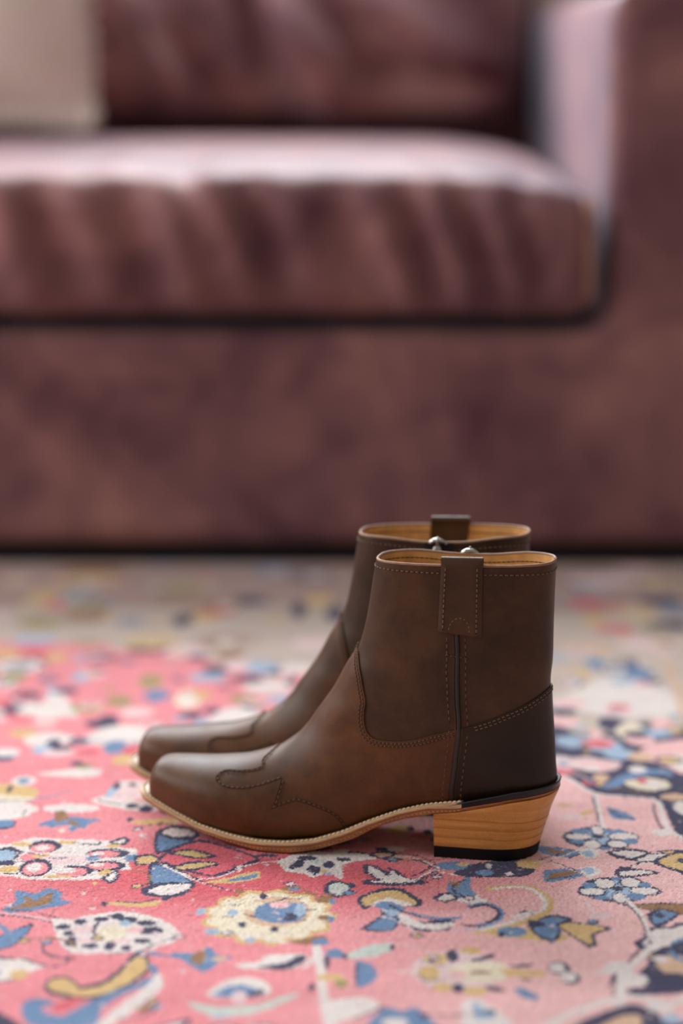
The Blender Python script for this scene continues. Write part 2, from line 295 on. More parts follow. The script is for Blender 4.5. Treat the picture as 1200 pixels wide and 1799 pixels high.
# ================================================================ the rug: knots on a graded grid, the pattern drawn in rug millimetres
PAL = dict(w=(226, 214, 208), c=(230, 216, 190), k=(226, 196, 196), n=(54, 51, 82), b=(104, 134, 170), l=(158, 180, 202), g=(214, 178, 120), o=(150, 108, 72),
           r=(216, 96, 108), p=(230, 138, 145), q=(234, 184, 182), e=(196, 204, 194), m=(176, 146, 138), t=(214, 176, 146), v=(196, 178, 166), y=(160, 146, 96))
RUG_DATA = """
P v -433,607 -269,598 -188,585 -143,554 -93,512 -21,495 52,495 129,495 203,455 266,475 412,495 493,937 0,972 -510,1028
P m -462,766 -173,756 12,766 171,733 451,709 494,943 0,981 -511,1034
P p -432,603 -292,607 -215,589 -233,559 -424,559
E o -267,923 36.8,29.0
E g -298,772 17.4,20.7
E r -283,767 23.1,23.2
E n -245,759 12.7,23.0
E g -242,716 14.7,24.7
E t -271,880 36.2,25.3
E v -167,852 35.8,27.5
E n -93,785 17.4,20.9
E g -136,716 17.0,27.2
E n -157,697 11.2,24.3
E r -123,741 17.1,22.7
E n -43,741 8.0,35.3
E n -6,726 10.2,34.9
E g -23,785 14.0,26.1
E y -296,684 22.3,21.7
E v -204,649 33.0,23.4
E l -293,614 21.7,15.9
E n -179,581 21.4,13.3
E m -109,614 32.6,20.5
E k -144,570 21.3,21.9
E v -55,649 33.0,28.1
E k -22,603 27.0,22.5
E r 249,772 17.4,20.7
E g 250,697 11.2,21.9
E r 268,661 19.4,18.9
E k 296,734 17.1,30.1
E n 326,785 23.3,20.9
E k 277,880 36.2,25.3
E n 320,672 22.2,21.5
E v 218,626 32.7,27.5
E k 292,603 32.4,27.0
E l 200,537 15.8,21.3
E t 230,581 26.7,17.7
P v 139,273 155,495 238,559 424,559 375,290
P w 166,379 205,426 235,479 280,471 291,416 315,360 280,349 240,339 208,357
E b 233,527 9.4,16.9
E b 267,491 14.4,24.5
L t 5.9 297,541 298,485 295,412 288,342
E t 209,475 15.3,18.1
E g 216,491 7.2,10.2
E q 196,388 14.7,13.0
P n 172,333 197,290 212,299 247,282 289,316 384,342 324,12 255,12 241,27 239,108 219,116 192,129 176,169 167,186 167,273
E n 189,360 12.6,10.9
E n 226,321 12.4,21.0
E n 254,316 7.6,10.4
E q 186,328 14.3,14.1
E l 190,270 15.8,18.3
E l 213,254 15.6,16.4
E q 209,290 5.6,13.6
E c 240,296 13.2,27.3
E q 244,273 12.1,16.7
E w 269,361 9.7,21.8
E q 268,316 9.5,24.3
E l 223,233 13.7,14.4
P k 176,217 195,225 221,209 214,190 196,184 173,201
E q 202,201 13.4,10.9
E w 197,195 5.4,7.7
E w 174,215 9.9,12.6
P q 234,228 255,265 284,273 295,225 266,178 255,201
E w 268,209 9.0,21.9
E t 238,225 10.0,12.7
P b 198,144 214,170 232,190 254,190 258,172 244,178 225,166 208,139
E w 232,190 7.1,9.2
P c 217,156 234,169 250,160 252,145 238,134 224,141
E r 232,161 4.4,7.4
E w 240,151 7.9,8.8
P t 189,160 199,178 208,172 201,154 192,151
E t 251,119 10.7,8.5
E w 254,91 6.8,16.6
L w 3.8 161,193 176,166 192,129 219,119 237,108 236,64 238,37 249,12
L n 1.3 233,102 231,64 233,35
L w 3.4 192,126 191,91 190,64 190,40
L n 1.3 190,122 189,84 188,56
P b 197,94 207,86 217,64 204,64 198,72
L n 0.8 197,91 205,72 215,64
P g 173,73 181,86 188,86 183,77
P t 160,105 170,102 173,94 163,94
E k 169,71 10.0,6.8
E w 232,34 9.0,7.8
E g -313,559 21.2,17.3
E r -288,570 16.0,17.5
E y -294,479 11.3,16.2
E g -264,548 11.6,15.0
E l -233,479 9.2,20.2
E n -222,495 8.2,12.3
E y -170,463 11.2,21.9
E b -161,412 11.9,19.0
E n -274,414 13.9,9.5
E n -280,368 8.8,12.8
P w -277,364 -260,386 -251,432 -236,393 -222,346 -249,339 -270,346
E y -217,373 14.6,16.5
E y -192,394 11.8,16.8
E k -174,357 14.5,14.5
P w -261,277 -249,294 -232,294 -214,280 -194,314 -166,321 -142,307 -139,270 -167,263 -184,254 -213,265 -249,254
E n -234,265 5.6,11.6
E n -214,270 8.4,10.0
E l -236,244 13.7,13.0
L b 2.5 -222,267 -200,270 -157,263 -139,270
E b -183,252 9.2,19.6
E r -170,244 6.4,13.0
E g -171,217 11.7,14.2
E g -263,294 11.3,11.9
E k -228,237 13.7,9.7
E n -268,225 8.2,12.7
E w -269,237 11.0,11.3
L b 2.5 -280,215 -267,218 -259,228
P w -237,181 -214,190 -201,196 -187,187 -190,172 -207,169 -230,175
E y -202,199 6.3,6.2
E n -209,206 5.4,6.2
P g -271,151 -249,151 -232,139 -231,116 -248,114 -266,116
E n -253,139 2.2,8.7
E w -245,160 9.7,11.9
E b -245,160 4.4,7.4
P c -267,125 -245,122 -231,116 -239,105 -265,111
L b 2.5 -265,108 -244,111 -231,111
L b 2.1 -229,116 -217,122 -206,136
P w -264,102 -243,108 -228,97 -225,86 -234,69 -258,61
L n 0.8 -235,72 -234,86
E n -245,53 7.9,11.9
E b -245,55 6.6,9.3
E w -201,91 21.2,11.1
P b -221,51 -213,64 -205,77 -201,72 -188,67 -176,64 -185,51 -185,43 -191,45 -193,35 -197,40 -200,53 -209,47
P o -212,83 -204,83 -200,67 -190,51 -195,51 -203,64 -208,55
P w -188,108 -179,125 -173,157 -158,160 -144,151 -131,122 -133,91 -142,83 -160,88
P k -176,122 -168,148 -153,148 -151,126 -164,108
P l -179,126 -175,151 -169,151 -171,131 -176,116
L n 2.1 -183,112 -175,105 -164,101
E n -156,97 5.1,5.6
E n -145,90 5.5,8.3
E n -172,148 2.6,10.3
E n -160,150 3.5,4.4
E q -150,112 6.8,7.1
P g -156,60 -146,64 -132,67 -117,67 -120,53 -132,51 -147,53
E o -132,55 2.5,5.3
E n -155,64 2.1,5.4
E c -133,401 11.9,30.1
E g -127,412 12.9,15.2
E w -133,401 6.9,17.0
E n -113,502 13.4,16.5
E n -63,500 10.3,24.7
E l -75,512 17.7,20.8
E k -96,516 11.4,18.8
E o -103,559 13.8,15.2
E w -65,439 22.1,19.5
E l -120,475 17.4,16.1
E n -82,471 17.3,14.1
E n -128,348 10.6,10.8
E n -112,364 6.8,9.1
P w -118,321 -106,357 -86,379 -63,346 -66,299 -94,287 -118,299
E l -117,325 6.7,14.0
E y -86,401 10.9,13.2
E n -76,379 10.8,11.1
E w -41,506 15.5,20.7
E n -46,465 6.1,16.0
P g 31,40 41,51 50,48 48,35 37,30
E n 50,43 2.5,6.6
E w 66,35 3.3,6.5
E n 62,35 3.3,5.2
E p 55,27 6.5,5.2
E m 16,18 6.5,5.1
P w 24,-1 36,4 48,-1 40,-8
E n 28,-3 4.8,3.7
E b 0,14 8.1,7.6
E g -16,35 10.7,7.8
E w -58,44 12.4,10.5
E n -70,48 7.4,7.9
E b -42,67 10.9,10.8
E w -17,91 12.7,11.1
E r 17,91 16.9,13.8
E n 43,112 10.3,9.9
E w 69,119 12.9,11.4
E b 97,91 10.2,11.1
E w 117,64 12.5,10.7
E g 83,51 8.3,7.9
E n 107,35 12.3,9.1
E n 121,-1 12.1,8.7
E w 97,-1 10.5,7.5
E b -17,148 13.1,11.7
E w 18,178 17.7,13.6
E n 0,209 9.9,10.9
E b 54,225 13.6,12.7
E w 91,241 18.3,14.5
E g 116,193 11.6,12.3
E n 130,134 11.3,11.6
E w -19,290 18.7,15.3
E n 10,342 13.5,14.3
E l 48,360 17.4,16.3
E w 89,397 21.7,16.9
E g 120,342 14.4,14.3
E n 139,416 14.9,13.4
E r 47,290 18.7,17.0
E r 112,290 14.1,17.0
E w -109,225 13.6,11.1
E n -81,217 9.9,9.5
E b -113,148 13.1,10.3
E w -86,119 12.9,10.0
E n -102,91 10.2,8.3
E g -72,91 9.3,6.9
E w -113,64 9.2,6.7
E n -91,56 10.0,6.7
E b -73,25 8.2,5.1
E w -53,12 9.7,5.1
E n -24,12 10.5,5.1
E n 8,-13 10.4,4.9
E n -16,-1 9.7,5.0
E w 0,-7 5.6,3.7
E n -40,-7 5.6,3.7
E n 36,-25 7.1,3.6
E n 16,-23 6.4,4.9
E n -52,-17 8.0,3.7
E n -16,-17 8.0,3.7
E t 40,-19 8.0,2.4
P w -254,4 -235,9 -220,23 -199,19 -179,18 -166,16 -157,23 -152,16 -159,2 -146,-2 -143,-13 -149,-23 -145,-46 -155,-48 -152,-65 -156,-74 -163,-66 -178,-69 -193,-68 -213,-67 -225,-61 -246,-54
E n -210,3 11.3,13.8
E p -211,-1 8.8,10.0
E w -211,-1 5.2,6.2
E g -227,8 6.9,5.0
E g -195,12 7.3,3.8
E n -235,-15 9.6,17.2
E l -237,-17 8.8,12.3
E n -235,-33 9.5,4.8
E p -216,-21 8.7,8.5
E g -210,-19 6.4,4.9
L n 0.8 -228,-8 -215,-13 -205,-21
L n 0.8 -229,-30 -213,-29
E k -194,-27 17.4,9.7
L n 0.6 -206,-23 -199,-23 -191,-21
E n -211,-43 11.0,19.0
E p -211,-45 8.6,14.2
E w -212,-42 5.1,9.5
E g -229,-46 7.1,7.1
L n 0.8 -238,-55 -222,-55
E n -184,-50 13.3,11.8
E p -185,-52 10.9,9.4
E w -191,-48 7.8,5.9
E n -164,-12 15.2,9.9
E p -167,-14 11.2,7.4
E w -171,-13 4.8,3.7
E n -163,-39 14.2,10.8
E p -165,-39 11.0,7.2
E w -169,-36 4.7,3.6
E b -173,-23 4.8,6.1
E b -146,-22 5.6,7.3
E g -162,-53 5.5,5.9
E g -162,4 4.8,5.0
E g -194,-61 10.1,3.5
P n -164,-65 -154,-47 -152,-65 -156,-76
P w -161,-63 -155,-52 -154,-62 -157,-70
P n -166,12 -156,25 -151,16 -153,7 -160,7
P w -162,12 -156,19 -154,14 -158,9
L n 0.8 -190,11 -173,7 -172,14
P n -144,-18 -133,-13 -125,-25 -131,-36 -143,-37
P g -142,-22 -133,-18 -128,-25 -132,-33 -141,-34
P n -134,35 -122,25 -98,14 -113,-2 -131,-12
P b -131,28 -122,19 -103,13 -115,3 -129,-6
P n -133,37 -124,51 -111,48 -102,32 -105,19 -122,19
P w -130,35 -123,44 -111,41 -105,32 -108,25 -122,25
P n -133,-35 -118,-36 -99,-74 -115,-78 -130,-83
P b -131,-40 -118,-42 -103,-72 -116,-74 -127,-77
P n -135,-86 -122,-73 -101,-73 -100,-85 -108,-101 -120,-103 -131,-98
P w -129,-87 -120,-78 -103,-76 -102,-84 -110,-95 -119,-98 -128,-93
E n -116,-103 2.3,3.3
P n -129,-24 -117,4 -102,19 -80,3 -56,-23 -66,-40 -77,-54 -89,-62 -108,-49 -122,-35
P r -126,-24 -116,-1 -101,13 -80,-2 -60,-23 -68,-35 -78,-48 -90,-58 -107,-45 -120,-33
P n -122,-11 -109,-2 -97,-8 -87,-19 -99,-24 -112,-19
P g -118,-11 -108,-6 -98,-12 -91,-18 -100,-21 -112,-16
P n -118,-45 -107,-30 -93,-28 -84,-35 -97,-46 -109,-49
P g -115,-42 -106,-35 -93,-31 -88,-35 -98,-42 -109,-46
L w 1.3 -122,-37 -105,-59 -91,-66 -78,-56 -71,-43 -59,-34 -43,-28
L n 0.6 -74,-37 -74,-49 -69,-39 -59,-29 -40,-23
P w -73,-42 -69,-37 -70,-52
L w 1.7 -124,-37 -113,-52 -98,-70 -80,-85 -72,-89
L n 0.8 -118,-42 -105,-56 -92,-75 -76,-87 -73,-90
P g -92,-72 -78,-63 -58,-49 -55,-63 -69,-73 -85,-75
P b -77,-69 -68,-61 -58,-55 -59,-63 -70,-70
P w -44,-28 -32,-13 -16,-8 16,-13 24,-23 8,-31 1,-40 0,-68 -9,-52 -19,-63 -27,-54 -37,-52 -42,-40
P n -37,-46 -32,-28 -26,-28 -28,-42
E n -20,-45 3.9,7.1
E n -9,-36 4.3,7.2
E n -24,-22 7.2,4.9
E n 2,-25 5.6,3.6
E e -16,-30 5.5,4.8
E g -12,-51 2.7,3.5
E l -9,-56 3.1,3.5
P n -20,-49 -16,-40 -14,-49 -19,-59
E n -3,-86 9.2,17.0
E e -2,-86 6.9,12.4
E n 7,-79 2.3,5.7
R g -47,-139 44.8,52.9 13
R c -47,-139 41.1,46.6 13
E t -42,-130 21.6,28.9
E c -56,-120 9.0,8.7
E b -40,-131 17.1,20.3
E n -35,-139 6.7,7.4
E b -44,-135 8.2,11.7
E l -27,-126 3.7,12.9
E l -71,-132 3.7,6.4
E q -41,-117 6.8,6.5
L n 1.3 -45,-111 -38,-106 -28,-104
E n -52,-100 2.7,5.6
L n 1.3 -74,-117 -68,-117
L n 1.3 -77,-140 -71,-140
E n -64,-154 2.6,5.2
E n -43,-162 2.6,5.2
L n 0.8 -29,-148 -22,-145
L n 0.8 -24,-127 -17,-126
L n 1.3 -63,-135 -56,-140
E o -69,-91 3.4,4.5
E o -35,-86 5.4,4.5
E b -31,-86 3.1,3.4
E o -11,-106 5.3,6.6
E b -6,-111 2.3,5.5
E o -11,-141 4.4,5.3
E b -7,-144 2.6,5.3
P o -34,-185 -22,-178 -13,-174 -9,-180 -20,-190
E b -13,-185 5.8,6.0
E l -58,-181 3.6,4.0
E l -83,-167 5.1,5.1
E l -92,-129 3.0,6.4
P g -157,-115 -149,-111 -135,-114 -118,-108 -124,-120 -141,-120
E n -157,-115 2.3,4.4
E n -117,-104 2.6,5.5
L n 0.8 -149,-110 -136,-113 -123,-106
P b -223,-126 -216,-111 -219,-89 -205,-95 -197,-84 -187,-93 -186,-106 -178,-113 -188,-120 -201,-128 -216,-132
P o -219,-126 -210,-113 -211,-98 -204,-109 -198,-100 -194,-93 -192,-111 -202,-121
L n 0.8 -232,-125 -217,-126 -201,-131 -179,-145
L w 1.7 -231,-131 -212,-135 -196,-142 -180,-151
L n 0.6 -230,-135 -207,-140 -188,-149
P n -187,-151 -173,-151 -169,-143 -161,-145 -159,-139 -149,-132 -134,-137 -125,-143 -108,-162 -108,-182 -121,-190 -130,-202 -142,-206 -157,-202 -170,-204 -177,-186
P w -188,-143 -174,-145 -167,-137 -153,-132 -147,-130 -134,-132 -116,-145 -102,-172 -108,-188 -128,-201 -146,-205 -168,-205 -178,-186
E n -179,-158 4.8,5.2
E n -174,-170 4.0,5.1
E n -171,-185 4.0,9.0
E n -169,-149 4.4,5.2
E n -156,-144 5.5,4.2
E n -146,-139 4.4,6.4
E n -138,-146 5.9,6.3
E n -126,-151 6.6,5.2
E n -122,-165 8.0,7.2
E n -126,-183 5.8,4.0
E n -135,-196 3.2,4.9
E n -146,-192 3.6,7.9
E n -158,-192 5.7,5.0
E k -165,-164 8.0,8.2
E k -162,-183 6.5,6.0
E c -147,-170 10.2,15.3
E k -139,-183 6.5,5.0
E q -132,-164 5.8,5.1
E l -140,-151 3.7,5.2
L b 4.2 -224,-151 -215,-164 -208,-176
P w -219,-213 -206,-224 -200,-211 -192,-218 -183,-227 -192,-237 -206,-235 -216,-233
E g -197,-240 5.6,8.4
L n 0.8 -201,-211 -192,-219 -179,-227 -170,-221 -170,-208
P n -180,-255 -175,-243 -165,-244 -157,-259 -145,-251 -138,-235 -128,-202 -120,-212 -118,-237 -126,-256 -139,-275 -152,-281 -167,-277 -177,-268
P g -178,-255 -174,-247 -165,-248 -157,-264 -144,-257 -136,-240 -127,-209 -121,-217 -120,-233 -127,-251 -140,-270 -153,-276 -167,-271 -176,-264
P b -120,-221 -114,-227 -112,-240 -118,-259 -131,-273 -141,-294 -143,-322 -178,-322 -188,-301 -188,-284 -180,-278 -171,-284 -171,-291 -177,-291 -173,-301 -163,-305 -154,-291 -140,-271 -124,-255 -116,-240
P r -171,-291 -159,-277 -154,-280 -161,-296 -167,-299
P w -113,-237 -109,-244 -108,-262 -121,-296 -135,-322 -143,-322 -130,-285 -118,-259
P n -208,-292 -188,-316 -183,-331 -203,-331
E o -115,-294 6.0,5.2
E l -109,-291 3.4,4.4
L b 3.8 -128,-202 -110,-208 -92,-216
P b -107,-204 -92,-204 -83,-194 -77,-208 -67,-212 -76,-221 -81,-233 -87,-235 -96,-221
P o -94,-212 -88,-198 -84,-210 -87,-225 -91,-221
E t -76,-214 4.9,3.9
P w -67,-223 -51,-219 -47,-208 -23,-206 -21,-219 -33,-233 -59,-231
P n -52,-228 -35,-221 -28,-210 -22,-208 -23,-219 -35,-233
P w -81,-273 -71,-251 -56,-244 -43,-257 -44,-273 -61,-280
P b -77,-273 -69,-260 -58,-257 -50,-266 -54,-273 -68,-277
P n -58,-273 -48,-264 -46,-271 -54,-278
E k -61,-277 4.7,10.7
P e -92,-284 -74,-291 -50,-289 -36,-275 -24,-270 -34,-285 -53,-303 -70,-306 -84,-298
E l -71,-306 5.3,3.4
L w 5.9 -16,-194 -13,-229 -11,-266 -9,-292 -5,-326
E n -9,-219 1.8,13.4
E g -7,-245 9.0,5.6
E b -4,-205 5.7,7.8
P w -12,-289 0,-278 14,-277 23,-287 15,-303 0,-314 -10,-322
E n -18,-261 2.1,7.2
L w 2.5 -24,-231 -19,-219 -16,-202
P n 15,-36 24,-39 33,-53 32,-42 39,-49 45,-63 59,-72 55,-77 35,-80 15,-76 16,-67 23,-66 16,-54
P w 19,-41 24,-45 32,-61 34,-49 41,-61 53,-72 35,-74 19,-72 28,-68 19,-54
L w 2.1 50,-68 56,-59 67,-42
L n 0.8 47,-61 55,-52 65,-35
L n 0.6 50,-75 52,-67
L n 0.6 53,-72 56,-61
L n 0.6 57,-67 60,-56
L n 0.6 61,-61 63,-51
L n 1.3 52,-74 59,-67
L n 0.8 40,-11 54,-19 67,-36
L w 1.1 38,-16 52,-24 66,-41
P n 18,-13 32,-6 40,-13 28,-25
P t 22,-13 32,-11 35,-16 27,-21
P n 10,-106 19,-92 31,-83 41,-86 54,-111 48,-122 31,-110 21,-118 15,-126
P g 13,-108 20,-96 31,-89 40,-92 50,-112 47,-116 31,-104 21,-113 16,-120
P w 19,-117 24,-109 32,-103 48,-117 38,-120 26,-122
P b 21,-117 29,-109 34,-113 42,-124 37,-135 27,-128
L b 3.8 26,-120 37,-128 52,-137 67,-143 78,-141
L n 2.1 32,-117 42,-132 54,-142 70,-149
P n 25,-128 38,-135 52,-149 70,-143 74,-154 67,-165 49,-166 37,-151
P w 26,-126 38,-132 52,-151 68,-151 72,-148 73,-155 66,-162 50,-162 38,-147
P n 12,-162 23,-143 28,-130 38,-143 34,-164 22,-167
P b 16,-160 24,-147 28,-135 36,-144 33,-162 23,-164
E l 33,-132 3.7,6.4
P b 71,-98 73,-70 79,-75 85,-59 88,-63 87,-82 90,-100 78,-109
E o 77,-76 3.8,5.7
P w 74,-106 90,-100 90,-86 93,-104 99,-109 86,-115
P n 60,-103 71,-92 78,-104 69,-113
P w 64,-103 71,-96 75,-104 68,-110
P n 76,-56 91,-35 119,-25 136,-35 128,-59 109,-63 93,-63
E b 98,-53 6.2,5.9
P b 65,-34 79,-30 90,-35 82,-48 69,-46
E g 84,-36 4.7,3.6
E g 130,-35 8.7,9.6
E w 102,-39 2.0,6.0
E w 115,-56 3.1,3.5
L w 0.8 66,-49 78,-58
L n 3.8 85,-122 94,-117 102,-125 103,-137 96,-149 88,-157 79,-155
L b 2.5 83,-120 94,-114 103,-122 105,-137 99,-151 88,-154
L l 1.3 73,-162 88,-162 103,-147
L g 6.3 100,-86 115,-81 129,-86 137,-106 135,-128 124,-143 110,-156 87,-168
L w 3.4 102,-86 115,-82 127,-86 134,-104 133,-124 122,-137 108,-151 91,-164
L w 5.0 113,-139 123,-130
L n 0.8 116,-134 121,-128 125,-134
P g 91,-165 106,-158 124,-162 145,-175 137,-185 116,-180 98,-175
P n 125,-147 137,-135 151,-143 143,-154 139,-175 133,-187 123,-172 120,-154
P b 128,-146 138,-139 147,-144 140,-151 139,-168 134,-181 125,-170 124,-160 133,-156
E b 109,-167 9.8,9.2
E n 124,-151 4.0,5.2
E n 102,-172 2.2,5.1
P n 138,-154 147,-148 175,-160 162,-172 161,-190 155,-195 147,-176
P g 140,-156 148,-151 170,-160 159,-171 159,-186 156,-190 149,-175
E n 184,-87 23.7,24.8
E l 184,-87 19.1,20.3
E n 178,-75 7.7,11.5
E w 178,-75 6.2,9.2
E n 196,-73 8.1,11.5
E w 196,-73 6.6,9.2
E n 168,-91 9.9,10.1
E w 168,-91 8.4,6.7
E n 204,-90 11.1,9.0
E w 203,-90 9.2,6.8
E n 185,-104 5.7,11.1
E w 185,-103 4.2,8.9
E b 167,-79 5.4,5.7
E b 205,-78 4.6,5.7
E b 173,-103 4.9,4.4
E b 196,-101 6.8,6.7
E b 187,-65 4.7,3.5
E n 186,-86 4.2,4.5
E n 182,22 23.6,24.3
E l 183,25 18.8,18.0
E n 170,25 10.6,9.0
E w 170,25 9.0,6.4
E n 202,25 11.8,10.3
E w 202,25 10.2,7.7
E n 178,7 6.9,11.3
E w 178,7 5.7,8.8
E n 196,8 8.1,11.3
E w 196,8 6.5,7.6
E n 185,39 5.3,13.1
E w 185,39 4.1,10.4
E b 168,14 5.7,5.1
E b 206,14 5.7,6.4
E b 173,37 8.2,5.2
E b 197,37 8.2,5.2
E b 186,-2 4.0,3.7
E n 184,25 4.1,5.1
P n 186,-10 200,-1 218,-10 203,-28 192,-22
P w 190,-10 200,-6 214,-11 203,-22 195,-16
P n 187,-52 193,-40 205,-45 219,-53 203,-62 189,-62
P w 191,-51 203,-48 215,-52 202,-58 191,-59
L n 2.1 199,-40 210,-30 221,-30
L w 1.3 201,-40 209,-34 220,-31
P n 216,-29 235,-8 257,-6 248,-67 224,-45
P g 220,-29 234,-14 256,-12 249,-59 225,-40
E n 240,-28 6.3,6.1
P b 138,4 155,-1 168,-8 159,-22 142,-13
P o 143,-2 154,-6 159,-12 148,-12
L n 0.8 151,2 168,-10 159,-22
P b 139,-49 153,-45 166,-49 170,-58 151,-68 138,-73
P o 143,-56 156,-49 162,-53 149,-62 140,-65
L n 0.8 139,-67 155,-61 168,-54
L w 1.3 134,-33 155,-17 173,3 180,12
L w 1.3 146,-33 160,-49 172,-67
L n 0.8 145,-29 157,-42 167,-58
L n 0.8 135,-27 154,-13
E w 174,-12 7.2,11.1
E l 173,-13 4.0,7.4
E w 171,-50 7.0,10.6
E l 170,-49 3.9,7.1
L w 3.4 189,-106 195,-135 196,-164 197,-192
L n 1.3 189,-117 194,-141 194,-170 195,-188
P n 199,-135 209,-124 221,-134 209,-154 201,-157
P b 202,-137 210,-127 218,-135 208,-149 202,-153
E n 207,-137 3.7,5.3
L t 1.3 175,-140 184,-147 194,-158
E k 169,-137 7.4,5.3
L w 5.9 234,-158 214,-176 197,-192 183,-218 173,-240 164,-288
L n 1.3 178,-219 184,-204 193,-190
P w 157,-240 167,-218 177,-221 173,-248 167,-266 167,-240
L n 1.3 161,-261 167,-240 162,-277
P n 190,-221 200,-196 231,-180 219,-261 190,-273 171,-271 174,-262 184,-260 181,-240
P w 174,-240 184,-240 186,-250 181,-259 172,-259
P t 194,-219 204,-208 226,-215 222,-240 200,-237 195,-233
L b 3.8 206,-202 210,-215 224,-227
E w 198,-215 4.9,5.8
L w 6.7 115,-326 133,-303 152,-287 166,-277 180,-277 195,-287 219,-266
P n 133,-326 152,-301 172,-287 184,-299 191,-318 213,-305 209,-331
P t 147,-326 163,-305 175,-305 171,-326
E w 188,-292 8.7,8.7
E l 192,-310 6.0,6.8
E k 70,-233 27.2,33.9
E g 59,-214 7.8,9.6
E g 53,-238 7.0,12.1
E g 81,-200 6.4,6.9
E g 80,-267 7.5,7.2
E g 61,-261 6.2,7.2
E n 56,-218 2.1,2.9
E n 69,-209 3.9,10.7
P n 80,-217 89,-210 95,-204 95,-212 85,-219
E n 70,-262 3.4,7.2
P n 86,-259 94,-260 98,-267 91,-268
L n 1.3 51,-218 57,-222 63,-227
L n 1.3 47,-240 52,-251 62,-246
P c 63,-234 77,-221 98,-221 105,-235 97,-250 76,-251
E q 71,-240 6.3,6.5
E o 85,-237 6.3,2.8
P g 98,-231 119,-233 127,-240 118,-244 101,-242
P n 102,-226 112,-223 120,-224 110,-229
P n 108,-247 116,-248 112,-251
E n 134,-230 6.6,12.3
E w 133,-229 4.9,8.5
E n 139,-246 6.2,11.1
E w 138,-244 4.9,8.3
P b 104,-262 111,-264 118,-277 113,-281 106,-273
L w 2.1 35,-236 47,-237
L w 1.7 144,-240 158,-237
P e 1,-210 18,-190 32,-188 33,-198 21,-210 6,-214
E n 32,-194 1.8,4.9
E n 2,-210 2.1,3.9
P b 9,-219 17,-221 22,-237 20,-250 14,-259 9,-259
L n 1.3 9,-221 9,-259
E y 0,-255 4.1,7.3
P w 0,-285 14,-277 23,-287 17,-301 0,-308
L n 1.3 7,-310 18,-299 27,-291
P b 17,-310 27,-291 35,-298 44,-292 51,-308 56,-326 16,-326
E w 31,-316 7.9,7.6
E n 48,-305 2.7,3.4
P w 72,-282 79,-278 87,-288 98,-310 95,-326 70,-326
P l 78,-284 82,-291 90,-308 78,-310
E k -228,-11 0.8,1.2
E w -202,39 2.1,5.2
E w -143,27 2.0,3.9
E w -163,-124 1.5,2.2
E w -172,-95 1.5,2.2
E g -167,-75 1.5,3.4
"""
def smooth_closed(P, k=5):
    P = np.array(P, float); n = len(P); out = []
    for i in range(n):
        p0, p1, p2, p3 = P[i - 1], P[i], P[(i + 1) % n], P[(i + 2) % n]
        for j in range(k):
            f = j / k; c = .5 * (2 * p1 + (p2 - p0) * f + (2 * p0 - 5 * p1 + 4 * p2 - p3) * f * f + (3 * p1 - p0 - 3 * p2 + p3) * f ** 3)
            out.append(c * .6 + (p1 * (1 - f) + p2 * f) * .4)
    return np.array(out)
def smooth_open(P, k=6):
    P = np.array(P, float); n = len(P)
    if n < 3: return np.array([P[0] * (1 - t) + P[-1] * t for t in np.linspace(0, 1, k)])
    x = np.linspace(0, n - 1, (n - 1) * k + 1)
    return _cr(P, x)
